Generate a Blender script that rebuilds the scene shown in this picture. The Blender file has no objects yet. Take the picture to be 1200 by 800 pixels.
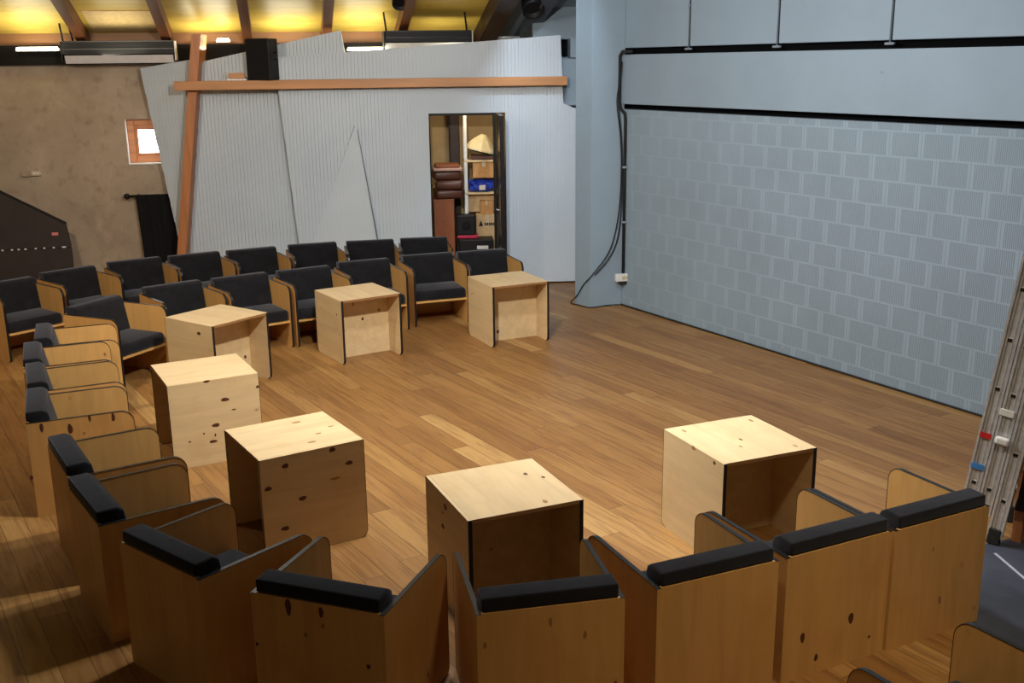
import bpy, bmesh, math, random
from mathutils import Vector, Matrix
random.seed(7)
PI = math.pi
scene = bpy.context.scene
COL = scene.collection

# ------------------------------------------------------------------ camera
F, PITCH, ROLL, CAMZ = 1238.93, 0.257583, -0.012371, 2.6644
FW = Vector((0, math.cos(PITCH), -math.sin(PITCH)))
UP0 = Vector((0, math.sin(PITCH), math.cos(PITCH)))
RT0 = Vector((1, 0, 0))
RT = RT0 * math.cos(ROLL) + UP0 * math.sin(ROLL)
UP = -RT0 * math.sin(ROLL) + UP0 * math.cos(ROLL)
CAM = Vector((0, 0, CAMZ))
cd = bpy.data.cameras.new('camera')
cd.sensor_width = 36.0
cd.lens = F / 1200 * 36
cd.clip_end = 200
cam = bpy.data.objects.new('camera', cd)
cam.matrix_world = Matrix(((RT.x, UP.x, -FW.x, CAM.x), (RT.y, UP.y, -FW.y, CAM.y), (RT.z, UP.z, -FW.z, CAM.z), (0, 0, 0, 1)))
COL.objects.link(cam)
scene.camera = cam


def on_plane(x, y, p0, n):
    """point of a real wall, floor or ceiling plane read off the photograph"""
    d = FW + RT * ((x - 600) / F) - UP * ((y - 400) / F)
    t = (Vector(p0) - CAM).dot(Vector(n)) / d.dot(Vector(n))
    return CAM + d * t


def on_floor(x, y, z=0.0):
    return on_plane(x, y, (0, 0, z), (0, 0, 1))


# ------------------------------------------------------------------ node helpers
class NT:
    def __init__(self, name):
        self.m = bpy.data.materials.new(name)
        self.m.use_nodes = True
        self.t = self.m.node_tree
        self.b = self.t.nodes['Principled BSDF']

    def n(self, kind, **kw):
        nd = self.t.nodes.new(kind)
        for k, v in kw.items():
            setattr(nd, k, v)
        return nd

    def link(self, a, b):
        self.t.links.new(a, b)

    def sock(self, node_in, v):
        if hasattr(v, 'is_output'):
            self.link(v, node_in)
        else:
            node_in.default_value = v

    def math(self, op, a, b=0.0, c=None, clamp=False):
        nd = self.n('ShaderNodeMath', operation=op, use_clamp=clamp)
        self.sock(nd.inputs[0], a)
        self.sock(nd.inputs[1], b)
        if c is not None:
            self.sock(nd.inputs[2], c)
        return nd.outputs[0]

    def vmath(self, op, a, b):
        nd = self.n('ShaderNodeVectorMath', operation=op)
        self.sock(nd.inputs[0], a)
        self.sock(nd.inputs[1], b)
        return nd.outputs[0]

    def obj(self):
        return self.n('ShaderNodeTexCoord').outputs['Object']

    def sep(self, v):
        s = self.n('ShaderNodeSeparateXYZ')
        self.link(v, s.inputs[0])
        return s.outputs

    def comb(self, x, y, z):
        s = self.n('ShaderNodeCombineXYZ')
        for i, q in enumerate((x, y, z)):
            self.sock(s.inputs[i], q)
        return s.outputs[0]

    def noise(self, vec, scale, detail=3, rough=.55, dist=0.0):
        nd = self.n('ShaderNodeTexNoise')
        self.link(vec, nd.inputs['Vector'])
        nd.inputs['Scale'].default_value = scale
        nd.inputs['Detail'].default_value = detail
        nd.inputs['Roughness'].default_value = rough
        nd.inputs['Distortion'].default_value = dist
        return nd.outputs['Fac']

    def ramp(self, fac, stops):
        nd = self.n('ShaderNodeValToRGB')
        self.link(fac, nd.inputs[0])
        cr = nd.color_ramp
        while len(cr.elements) < len(stops):
            cr.elements.new(.5)
        for e, (p, c) in zip(cr.elements, stops):
            e.position = p
            e.color = (*c, 1) if len(c) == 3 else c
        return nd.outputs[0]

    def smooth(self, v, a, b):
        nd = self.n('ShaderNodeMapRange', interpolation_type='SMOOTHSTEP')
        self.sock(nd.inputs[0], v)
        nd.inputs[1].default_value = a
        nd.inputs[2].default_value = b
        return nd.outputs[0]

    def mix(self, fac, a, b, mode='MIX'):
        nd = self.n('ShaderNodeMix', data_type='RGBA', blend_type=mode)
        self.sock(nd.inputs[0], fac)
        for i, q in ((6, a), (7, b)):
            if hasattr(q, 'is_output'):
                self.link(q, nd.inputs[i])
            else:
                nd.inputs[i].default_value = (*q, 1)
        return nd.outputs[2]

    def bump(self, h, strength=.3, dist=.005):
        nd = self.n('ShaderNodeBump')
        self.link(h, nd.inputs['Height'])
        nd.inputs['Strength'].default_value = strength
        nd.inputs['Distance'].default_value = dist
        self.link(nd.outputs[0], self.b.inputs['Normal'])

    def col(self, c):
        self.sock(self.b.inputs['Base Color'], c if hasattr(c, 'is_output') else (*c, 1))

    def rough(self, r):
        self.sock(self.b.inputs['Roughness'], r)


def srgb(r, g, b):
    f = lambda v: (v / 255 / 12.92) if v / 255 <= .04045 else ((v / 255 + .055) / 1.055) ** 2.4
    return (f(r), f(g), f(b))


def plain(name, c, rough=.6, metal=0.0, var=.12, scale=18, spec=.5):
    k = NT(name)
    nz = k.noise(k.obj(), scale, 4)
    a = tuple(x * (1 - var) for x in c)
    b = tuple(min(1, x * (1 + var)) for x in c)
    k.col(k.ramp(nz, [(.3, a), (.7, b)]))
    k.rough(rough)
    k.b.inputs['Metallic'].default_value = metal
    k.b.inputs['Specular IOR Level'].default_value = spec
    return k.m


def emit(name, c, s):
    k = NT(name)
    k.col((.8, .8, .8))
    k.b.inputs['Emission Color'].default_value = (*c, 1)
    k.b.inputs['Emission Strength'].default_value = s
    return k.m


def plywood(name, base, axis, knots=.55, rough=.5):
    """birch/pine faced plywood: grain along one object axis, sparse dark knots"""
    k = NT(name)
    rnd = k.n('ShaderNodeObjectInfo').outputs['Random']
    off = k.comb(k.math('MULTIPLY', rnd, 37.0), k.math('MULTIPLY', rnd, 91.0), k.math('MULTIPLY', rnd, 53.0))
    v = k.vmath('ADD', k.obj(), off)
    st = [14.0, 14.0, 14.0]
    st[axis] = 1.6
    vg = k.vmath('MULTIPLY', v, tuple(st))
    g1 = k.noise(vg, 1.0, 5, .6, .6)
    st2 = [90.0, 90.0, 90.0]
    st2[axis] = 5.0
    g2 = k.noise(k.vmath('MULTIPLY', v, tuple(st2)), 1.0, 3, .6)
    blotch = k.noise(v, 3.5, 3, .55)
    lo = tuple(x * .87 for x in base)
    hi = tuple(min(1, x * 1.08) for x in base)
    c = k.ramp(g1, [(.3, lo), (.72, hi)])
    c = k.mix(k.math('MULTIPLY', g2, .25), c, tuple(x * .72 for x in base))
    c = k.mix(k.math('MULTIPLY', k.smooth(blotch, .5, .75), .35), c, (base[0] * .78, base[1] * .66, base[2] * .5))
    # knots
    sk = [8.0, 8.0, 8.0]
    sk[axis] = 5.0
    vor = k.n('ShaderNodeTexVoronoi', feature='F1')
    vk = k.vmath('ADD', k.vmath('MULTIPLY', v, tuple(sk)), (0, 0, 0))
    k.link(vk, vor.inputs['Vector'])
    vor.inputs['Scale'].default_value = 1.0
    dist = vor.outputs['Distance']
    cellr = k.sep(vor.outputs['Color'])[0]
    size = k.math('MULTIPLY', k.math('MAXIMUM', k.math('SUBTRACT', cellr, 1 - knots), 0.0), .48)
    nzk = k.math('MULTIPLY', k.math('SUBTRACT', k.noise(v, 40, 2), .5), .03)
    dd = k.math('SUBTRACT', k.math('ADD', dist, nzk), size)
    knot = k.smooth(dd, .02, -.03)
    halo = k.math('MULTIPLY', k.smooth(dd, .10, 0.0), .35)
    has = k.smooth(size, .002, .02)
    c = k.mix(k.math('MULTIPLY', halo, has), c, (base[0] * .55, base[1] * .38, base[2] * .25))
    c = k.mix(k.math('MULTIPLY', knot, k.math('MULTIPLY', has, .93)), c, (base[0] * .13, base[1] * .07, base[2] * .05))
    k.col(c)
    k.rough(rough)
    k.bump(g2, .08, .002)
    return k.m


PLY = srgb(214, 165, 98)
M = {}
M['ply_chair'] = plywood('chair_plywood', PLY, 2, .16)
M['ply_table'] = plywood('table_plywood', srgb(219, 192, 147), 1, .16)
M['ply_edge'] = plain('plywood_edge', srgb(150, 108, 66), .6)
M['edge_black'] = plain('black_edging', (.010, .010, .011), .32)

# velvet upholstery
k = NT('charcoal_velvet')
v = k.obj()
nz = k.noise(v, 9, 4, .6)
nf = k.noise(v, 160, 2)
k.col(k.ramp(nz, [(.3, (.007, .007, .0085)), (.72, (.014, .014, .017))]))
k.rough(.9)
k.b.inputs['Specular IOR Level'].default_value = .15
k.b.inputs['Sheen Weight'].default_value = .26
k.b.inputs['Sheen Roughness'].default_value = .45
k.b.inputs['Sheen Tint'].default_value = (.75, .8, .95, 1)
k.bump(k.math('ADD', nf, k.math('MULTIPLY', nz, 2.0)), .25, .006)
M['velvet'] = k.m

# wooden floor: planks along the long wall
WA = math.radians(-59.61)
WD = Vector((math.cos(WA), math.sin(WA), 0))          # along the right wall, towards the camera
WN = Vector((-math.sin(WA), math.cos(WA), 0)) * -1    # into the room
WP = Vector((1.243, 11.686, 0))                       # foot of the right wall at the column
k = NT('oak_plank_floor')
s = k.sep(k.obj())
fa = math.radians(-57.5)
u = k.math('ADD', k.math('MULTIPLY', s[0], math.cos(fa)), k.math('MULTIPLY', s[1], math.sin(fa)))
w = k.math('ADD', k.math('MULTIPLY', s[0], -math.sin(fa)), k.math('MULTIPLY', s[1], math.cos(fa)))
PW, PL = .138, 1.75
wr = k.math('DIVIDE', w, PW)
row = k.math('FLOOR', wr)
wn = k.n('ShaderNodeTexWhiteNoise', noise_dimensions='1D')
k.link(row, wn.inputs['W'])
uu = k.math('ADD', k.math('DIVIDE', u, PL), k.math('MULTIPLY', wn.outputs['Value'], 7.0))
colm = k.math('FLOOR', uu)
wn2 = k.n('ShaderNodeTexWhiteNoise', noise_dimensions='2D')
k.link(k.comb(row, colm, 0.0), wn2.inputs['Vector'])
r2 = wn2.outputs['Value']
fu = k.math('FRACT', uu)
fw_ = k.math('FRACT', wr)
gw = k.math('MINIMUM', fw_, k.math('SUBTRACT', 1.0, fw_))
gu = k.math('MULTIPLY', k.math('MINIMUM', fu, k.math('SUBTRACT', 1.0, fu)), PL / PW)
gap = k.smooth(k.math('MINIMUM', gw, gu), .02, .008)
gv = k.comb(k.math('ADD', k.math('MULTIPLY', u, 1.8), k.math('MULTIPLY', r2, 30.0)), k.math('MULTIPLY', w, 26.0), k.math('MULTIPLY', r2, 9.0))
gr = k.noise(gv, 1.0, 6, .62, .8)
gv2 = k.comb(k.math('MULTIPLY', u, 7.0), k.math('MULTIPLY', w, 160.0), r2)
gr2 = k.noise(gv2, 1.0, 3, .6)
c = k.ramp(r2, [(0.0, srgb(134, 94, 50)), (.3, srgb(146, 105, 57)), (.7, srgb(152, 111, 61)), (.92, srgb(160, 120, 68)), (1.0, srgb(178, 140, 86))])
c = k.mix(k.math('MULTIPLY', k.smooth(gr, .42, .70), .55), c, srgb(96, 58, 28))
c = k.mix(k.math('MULTIPLY', k.smooth(gr2, .5, .8), .35), c, srgb(90, 56, 28))
wear = k.noise(k.obj(), 1.1, 4, .6)
c = k.mix(k.math('MULTIPLY', k.smooth(wear, .5, .75), .25), c, srgb(120, 72, 36))
c = k.mix(k.math('MULTIPLY', gap, .7), c, srgb(46, 26, 12))
k.col(c)
k.rough(k.math('ADD', .36, k.math('MULTIPLY', wear, .16)))
k.bump(k.math('SUBTRACT', k.math('MULTIPLY', gr2, .3), gap), .25, .002)
M['floor'] = k.m

# painted blocks with combed faces, smooth joint strips
GREY = srgb(141, 160, 176)
k = NT('painted_block_wall')
s = k.sep(k.obj())                                    # object x runs along the wall, z up
H0, BH, BL = .10, .20, .309
zr = k.math('DIVIDE', k.math('SUBTRACT', s[2], H0), BH)
row = k.math('FLOOR', zr)
par = k.math('MODULO', k.math('ADD', row, 40.0), 2.0)
jit = k.n('ShaderNodeTexWhiteNoise', noise_dimensions='1D')
k.link(row, jit.inputs['W'])
ur = k.math('ADD', k.math('DIVIDE', k.math('SUBTRACT', s[0], .035), BL), k.math('ADD', k.math('MULTIPLY', par, .5), k.math('MULTIPLY', jit.outputs['Value'], .10)))
fu = k.math('FRACT', ur)
fz = k.math('FRACT', zr)
eu = k.math('MULTIPLY', k.math('MINIMUM', fu, k.math('SUBTRACT', 1.0, fu)), BL)
ez = k.math('MULTIPLY', k.math('MINIMUM', fz, k.math('SUBTRACT', 1.0, fz)), BH)
joint = k.smooth(eu, .030, .024)                      # smooth strip either side of the joint
groove = k.smooth(eu, .0045, .002)
bed = k.smooth(ez, .010, .006)
ribs = k.math('MULTIPLY', k.math('ADD', k.math('SINE', k.math('MULTIPLY', s[0], 2 * PI / .0165)), 1.0), .5)
fade = k.smooth(k.math('ADD', s[0], k.math('MULTIPLY', k.noise(k.obj(), 2.0, 3), .8)), .6, 3.8)   # paint fills the combing at the far end
ribm = k.math('MULTIPLY', ribs, k.math('SUBTRACT', 1.0, k.math('MAXIMUM', joint, bed)))
ribm = k.math('MULTIPLY', ribm, k.math('ADD', .25, k.math('MULTIPLY', fade, .75)))
nz = k.noise(k.obj(), 1.3, 4, .6)
wnb = k.n('ShaderNodeTexWhiteNoise', noise_dimensions='2D')
k.link(k.comb(row, k.math('FLOOR', ur), 0.0), wnb.inputs['Vector'])
c = k.ramp(nz, [(.3, tuple(x * .92 for x in GREY)), (.7, tuple(x * 1.05 for x in GREY))])
c = k.mix(k.math('MULTIPLY', ribm, .52), c, tuple(x * .45 for x in GREY))
c = k.mix(k.math('MULTIPLY', wnb.outputs['Value'], .10), c, tuple(x * .7 for x in GREY))
c = k.mix(k.math('MULTIPLY', k.math('MAXIMUM', joint, bed), .17), c, tuple(min(1, x * 1.22) for x in GREY))
c = k.mix(k.math('MULTIPLY', groove, k.math('ADD', .1, k.math('MULTIPLY', fade, .35))), c, tuple(x * .5 for x in GREY))
scr = k.smooth(k.noise(k.vmath('MULTIPLY', k.obj(), (9, 9, 5)), 1.0, 2), .74, .77)
low = k.smooth(s[2], .7, .25)
c = k.mix(k.math('MULTIPLY', k.math('MULTIPLY', scr, low), .5), c, (.75, .78, .8))
k.col(c)
k.rough(.7)
hgt = k.math('SUBTRACT', k.math('MULTIPLY', ribm, -1.0), k.math('MULTIPLY', groove, .8))
k.bump(k.math('ADD', hgt, k.math('MULTIPLY', k.noise(k.obj(), 60, 3), .15)), .35, .006)
M['blocks'] = k.m

k = NT('painted_concrete_grey')
nz = k.noise(k.obj(), 1.4, 4, .6)
n2 = k.noise(k.obj(), 45, 4)
pits = k.smooth(k.noise(k.obj(), 16, 1), .78, .82)
c = k.ramp(nz, [(.3, tuple(x * .93 for x in GREY)), (.7, tuple(x * 1.04 for x in GREY))])
c = k.mix(k.math('MULTIPLY', pits, .5), c, tuple(x * .6 for x in GREY))
k.col(c)
k.rough(.65)
k.bump(n2, .12, .004)
M['grey'] = k.m
M['grey_dark'] = plain('dark_grey_paint', srgb(92, 102, 118), .7)
M['gap'] = plain('recess_shade_black', (.004, .004, .005), .9, spec=.1)  # black colour stands in for the shade inside open gaps

# rough render of the rear wall
k = NT('rough_tan_render')
v = k.obj()
n1 = k.noise(v, .9, 5, .6, .4)
n2 = k.noise(v, 7, 6, .65)
n3 = k.noise(k.vmath('MULTIPLY', v, (1.0, 1.0, .25)), 2.4, 4, .6, 1.2)
c = k.ramp(n1, [(.3, srgb(154, 136, 118)), (.55, srgb(176, 158, 137)), (.75, srgb(196, 178, 156))])
c = k.mix(k.math('MULTIPLY', k.smooth(n2, .5, .72), .45), c, srgb(128, 104, 86))
c = k.mix(k.math('MULTIPLY', k.smooth(n3, .56, .70), .45), c, srgb(206, 180, 160))
k.col(c)
k.rough(.9)
k.bump(n2, .4, .012)
M['render'] = k.m

k = NT('white_ribbed_sheet')
nz = k.noise(k.obj(), 1.0, 3)
k.col(k.ramp(nz, [(.3, srgb(192, 203, 214)), (.7, srgb(202, 212, 222))]))
k.rough(.5)
M['sheet'] = k.m

k = NT('varnished_ceiling_board')
v = k.obj()
g = k.noise(k.vmath('MULTIPLY', v, (1.5, 9, 1.5)), 1.0, 5, .6, .8)
kn = k.smooth(k.noise(v, 5, 1), .74, .80)
c = k.ramp(g, [(.3, srgb(196, 166, 70)), (.7, srgb(216, 190, 96))])
c = k.mix(k.math('MULTIPLY', kn, .35), c, srgb(150, 110, 50))
k.col(c)
k.rough(.42)
M['ceil'] = k.m


def wood(name, base, axis, rough=.5):
    k = NT(name)
    st = [16.0] * 3
    st[axis] = 1.2
    g = k.noise(k.vmath('MULTIPLY', k.obj(), tuple(st)), 1.0, 5, .6, .5)
    k.col(k.ramp(g, [(.3, tuple(x * .78 for x in base)), (.7, tuple(min(1, x * 1.12) for x in base))]))
    k.rough(rough)
    k.bump(g, .1, .003)
    return k.m


M['rafter'] = wood('rafter_timber', srgb(112, 66, 38), 1)
M['rafter_dark'] = wood('dark_rafter_timber', srgb(52, 34, 26), 1)
M['beam'] = wood('larch_beam', srgb(196, 138, 88), 0, .45)
M['post'] = wood('larch_post', srgb(186, 120, 74), 2, .45)
M['purlin'] = wood('brown_board', srgb(150, 104, 62), 0)
M['winwood'] = wood('window_pine', srgb(206, 140, 96), 0)
M['black'] = plain('black_paint', (.008, .008, .009), .5, spec=.3)
M['blackmatt'] = plain('matt_black', (.010, .009, .009), .85, spec=.2)
M['curtain'] = plain('black_cloth', (.010, .010, .011), .9, spec=.15)
M['darkpanel'] = plain('dark_stained_panel', srgb(52, 42, 40), .6, var=.2, scale=5)
M['white'] = plain('white_plastic', (.75, .75, .73), .4, var=.04)
M['cream'] = plain('cream_plastic', srgb(206, 190, 160), .45, var=.04)
M['steel'] = plain('bare_aluminium', (.62, .63, .65), .42, .35, var=.15, scale=30)
M['reflector'] = plain('satin_reflector', (.85, .85, .87), .35, .1, var=.05)
M['greypipe'] = plain('grey_conduit', srgb(120, 132, 146), .5)
M['hole'] = plain('dark_hole', (.006, .006, .006), .9)
M['red'] = plain('red_sticker', srgb(190, 36, 38), .5)
M['blue'] = plain('blue_sticker', srgb(60, 130, 200), .5)
M['pink'] = plain('pink_sticker', srgb(225, 130, 130), .5)
M['rubber'] = plain('black_rubber', (.012, .012, .012), .8)
M['cardboard'] = plain('brown_cardboard', srgb(196, 146, 92), .8)
M['cardboard2'] = plain('pale_cardboard', srgb(206, 176, 134), .8)
M['bluebag'] = plain('blue_plastic_bag', srgb(40, 62, 170), .35)
M['leather'] = plain('brown_vinyl', srgb(84, 48, 36), .4)
M['browncase'] = plain('brown_laminate', srgb(140, 78, 44), .5)
M['paper'] = plain('cream_paper', srgb(226, 206, 160), .7)
M['storewall'] = plain('store_plaster', srgb(176, 150, 108), .9, scale=3)
M['magenta'] = plain('magenta_plastic', srgb(190, 30, 70), .4)
M['mat'] = None
k = NT('dark_vinyl_mat')
nz = k.noise(k.obj(), 3.0, 5, .65)
k.col(k.ramp(nz, [(.3, srgb(52, 57, 70)), (.7, srgb(76, 82, 96))]))
k.rough(.5)
M['mat'] = k.m
M['chalk'] = plain('white_scuff', srgb(170, 176, 188), .8)
M['led'] = emit('led_tube', (1.0, .93, .66), 14.0)
M['pane'] = emit('daylit_glass', (.93, .97, 1.0), 12.0)


# ------------------------------------------------------------------ mesh helpers
def add_box(bm, x0, x1, y0, y1, z0, z1, mi=0):
    vs = [bm.verts.new((x, y, z)) for x in (x0, x1) for y in (y0, y1) for z in (z0, z1)]
    fs = []
    for q in ((0, 1, 3, 2), (4, 6, 7, 5), (0, 4, 5, 1), (2, 3, 7, 6), (0, 2, 6, 4), (1, 5, 7, 3)):
        f = bm.faces.new([vs[i] for i in q])
        f.material_index = mi
        fs.append(f)
    return vs


def add_rbox(bm, x0, x1, y0, y1, z0, z1, r=.01, seg=2, mi=0):
    t = bmesh.new()
    add_box(t, x0, x1, y0, y1, z0, z1)
    bmesh.ops.recalc_face_normals(t, faces=t.faces)
    bmesh.ops.bevel(t, geom=t.edges[:], offset=r, segments=seg, profile=.5, affect='EDGES')
    merge(bm, t, mi)


def merge(bm, t, mi=0, mat=None):
    mp = {}
    for v in t.verts:
        mp[v] = bm.verts.new(mat @ v.co if mat else v.co)
    for f in t.faces:
        try:
            g = bm.faces.new([mp[v] for v in f.verts])
            g.material_index = mi
        except ValueError:
            pass
    t.free()


def add_prism(bm, poly, off, mi=0):
    """extrude a list of 3-D points by a vector"""
    a = [bm.verts.new(p) for p in poly]
    b = [bm.verts.new(Vector(p) + Vector(off)) for p in poly]
    n = len(a)
    fs = [bm.faces.new(a), bm.faces.new(b[::-1])]
    for i in range(n):
        fs.append(bm.faces.new((a[i], b[i], b[(i + 1) % n], a[(i + 1) % n])))
    for f in fs:
        f.material_index = mi
    return fs


def add_tube(bm, pts, r, seg=8, mi=0, caps=True):
    pts = [Vector(p) for p in pts]
    rings = []
    prev = None
    for i, p in enumerate(pts):
        if i == 0:
            t = pts[1] - p
        elif i == len(pts) - 1:
            t = p - pts[i - 1]
        else:
            t = (pts[i + 1] - p).normalized() + (p - pts[i - 1]).normalized()
        t.normalize()
        a = Vector((0, 0, 1)) if abs(t.z) < .9 else Vector((1, 0, 0))
        if prev is not None:
            a = prev
        x = (a - t * a.dot(t)).normalized()
        prev = x
        y = t.cross(x)
        rr = r[i] if isinstance(r, (list, tuple)) else r
        rings.append([bm.verts.new(p + (x * math.cos(q) + y * math.sin(q)) * rr) for q in [2 * PI * j / seg for j in range(seg)]])
    for a, b in zip(rings, rings[1:]):
        for j in range(seg):
            f = bm.faces.new((a[j], a[(j + 1) % seg], b[(j + 1) % seg], b[j]))
            f.material_index = mi
            f.smooth = True
    if caps:
        for rg in (rings[0][::-1], rings[-1]):
            f = bm.faces.new(rg)
            f.material_index = mi


def add_lathe(bm, prof, seg=24, mat=None, mi=0):
    rings = []
    for r, z in prof:
        rings.append([bm.verts.new((mat or Matrix()) @ Vector((r * math.cos(2 * PI * j / seg), r * math.sin(2 * PI * j / seg), z))) for j in range(seg)])
    for a, b in zip(rings, rings[1:]):
        for j in range(seg):
            f = bm.faces.new((a[j], a[(j + 1) % seg], b[(j + 1) % seg], b[j]))
            f.material_index = mi
            f.smooth = True
    bm.faces.new(rings[0][::-1]).material_index = mi
    bm.faces.new(rings[-1]).material_index = mi


def obj(name, bm, mats, parent=None, smooth=False, loc=None, rotz=None):
    bmesh.ops.recalc_face_normals(bm, faces=bm.faces)
    me = bpy.data.meshes.new(name)
    bm.to_mesh(me)
    bm.free()
    for m in (mats if isinstance(mats, (list, tuple)) else [mats]):
        me.materials.append(m)
    if smooth:
        for p in me.polygons:
            p.use_smooth = True
        try:
            me.set_sharp_from_angle(angle=math.radians(40))
        except Exception:
            pass
    o = bpy.data.objects.new(name, me)
    COL.objects.link(o)
    if parent is not None:
        o.parent = parent
    if loc is not None:
        o.location = loc
    if rotz is not None:
        o.rotation_euler = (0, 0, rotz)
    return o


def tag(o, label, cat, group=None, kind=None):
    o['label'] = label
    o['category'] = cat
    if group:
        o['group'] = group
    if kind:
        o['kind'] = kind
    return o


def structure(o, label=None, cat=None):
    o['kind'] = 'structure'
    if label:
        o['label'] = label
        o['category'] = cat
    return o


def thing(name, label, cat, loc=(0, 0, 0), rotz=0.0, group=None):
    o = bpy.data.objects.new(name, None)
    o.empty_display_size = .1
    COL.objects.link(o)
    o.location = loc
    o.rotation_euler = (0, 0, rotz)
    return tag(o, label, cat, group)


def copy_tree(o, parent=None):
    c = o.copy()
    COL.objects.link(c)
    c.parent = parent
    for ch in list(o.children):
        copy_tree(ch, c)
    return c


# ------------------------------------------------------------------ armchair
SC = 1.2
CW, CDp, CHt = .598, .610, .605
TH = .019


def arc(cx, cz, r, a0, a1, n=6):
    return [(cx + r * math.cos(a0 + (a1 - a0) * i / n), cz + r * math.sin(a0 + (a1 - a0) * i / n)) for i in range(n + 1)]


def ribbon(bm, path, x0, x1, t=.0025):
    """thin band that follows a path in the y-z plane"""
    n = len(path)
    nor = []
    for i in range(n):
        a = path[max(0, i - 1)]
        b = path[min(n - 1, i + 1)]
        d = Vector((b[0] - a[0], b[1] - a[1])).normalized()
        nor.append(Vector((-d.y, d.x)))
    rows = []
    for p, q in zip(path, nor):
        o = (p[0] + q.x * t, p[1] + q.y * t)
        rows.append([bm.verts.new((x0, p[0], p[1])), bm.verts.new((x0, o[0], o[1])), bm.verts.new((x1, o[0], o[1])), bm.verts.new((x1, p[0], p[1]))])
    for a, b in zip(rows, rows[1:]):
        for j in range(4):
            bm.faces.new((a[j], b[j], b[(j + 1) % 4], a[(j + 1) % 4]))
    bm.faces.new(rows[0])
    bm.faces.new(rows[-1][::-1])


def make_chair():
    root = thing('plywood_armchair', '', 'armchair')
    hy = CDp / 2
    outline = [(-hy, 0.0)] + arc(hy - .035, .035, .035, -PI / 2, 0) + arc(hy - .075, CHt - .075, .075, 0, PI / 2, 8) + [(-hy, CHt)]
    for sx in (-1, 1):
        x0 = sx * CW / 2
        x1 = x0 - sx * TH
        bm = bmesh.new()
        add_prism(bm, [Vector((x0, y, z)) for y, z in outline], (x1 - x0, 0, 0))
        sp = obj('side_panel', bm, M['ply_chair'], root)
        bm = bmesh.new()
        path = [(-hy, CHt)] + arc(hy - .075, CHt - .075, .075, PI / 2, 0, 8) + arc(hy - .035, .035, .035, 0, -PI / 2)
        a, b = min(x0, x1) - .001, max(x0, x1) + .001
        ribbon(bm, path, a, b)
        e = obj('edge_trim', bm, M['edge_black'], sp)
        e['label'] = 'black edge strip'
    bm = bmesh.new()
    add_box(bm, -CW / 2 + TH, CW / 2 - TH, -hy, -hy + TH, 0.0, CHt + .003)
    obj('back_panel', bm, M['ply_chair'], root)
    bm = bmesh.new()
    add_box(bm, -CW / 2 + TH, CW / 2 - TH, -hy + TH, hy - .03, .245, .265)
    obj('seat_board', bm, M['ply_chair'], root)
    bm = bmesh.new()
    add_rbox(bm, -CW / 2 + TH + .003, CW / 2 - TH - .003, -hy + .13, hy - .028, .2655, .372, .03, 4)
    sc = obj('seat_cushion', bm, M['velvet'], root, True)
    # leaning back cushion
    t = bmesh.new()
    prof = [(-hy + TH + .001, .36), (-hy + .185, .36), (-hy + .128, .650), (-hy + .098, .670), (-hy + .004, .668), (-hy + .001, .612), (-hy + TH + .001, .606)]
    xa, xb = -CW / 2 + TH + .004, CW / 2 - TH - .004
    add_prism(t, [Vector((xa, y, z)) for y, z in prof], (xb - xa, 0, 0))
    bmesh.ops.recalc_face_normals(t, faces=t.faces)
    bmesh.ops.bevel(t, geom=[e for e in t.edges], offset=.022, segments=4, profile=.5, affect='EDGES', clamp_overlap=True)
    bm = bmesh.new()
    merge(bm, t)
    obj('back_cushion', bm, M['velvet'], root, True)
    return root


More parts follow.
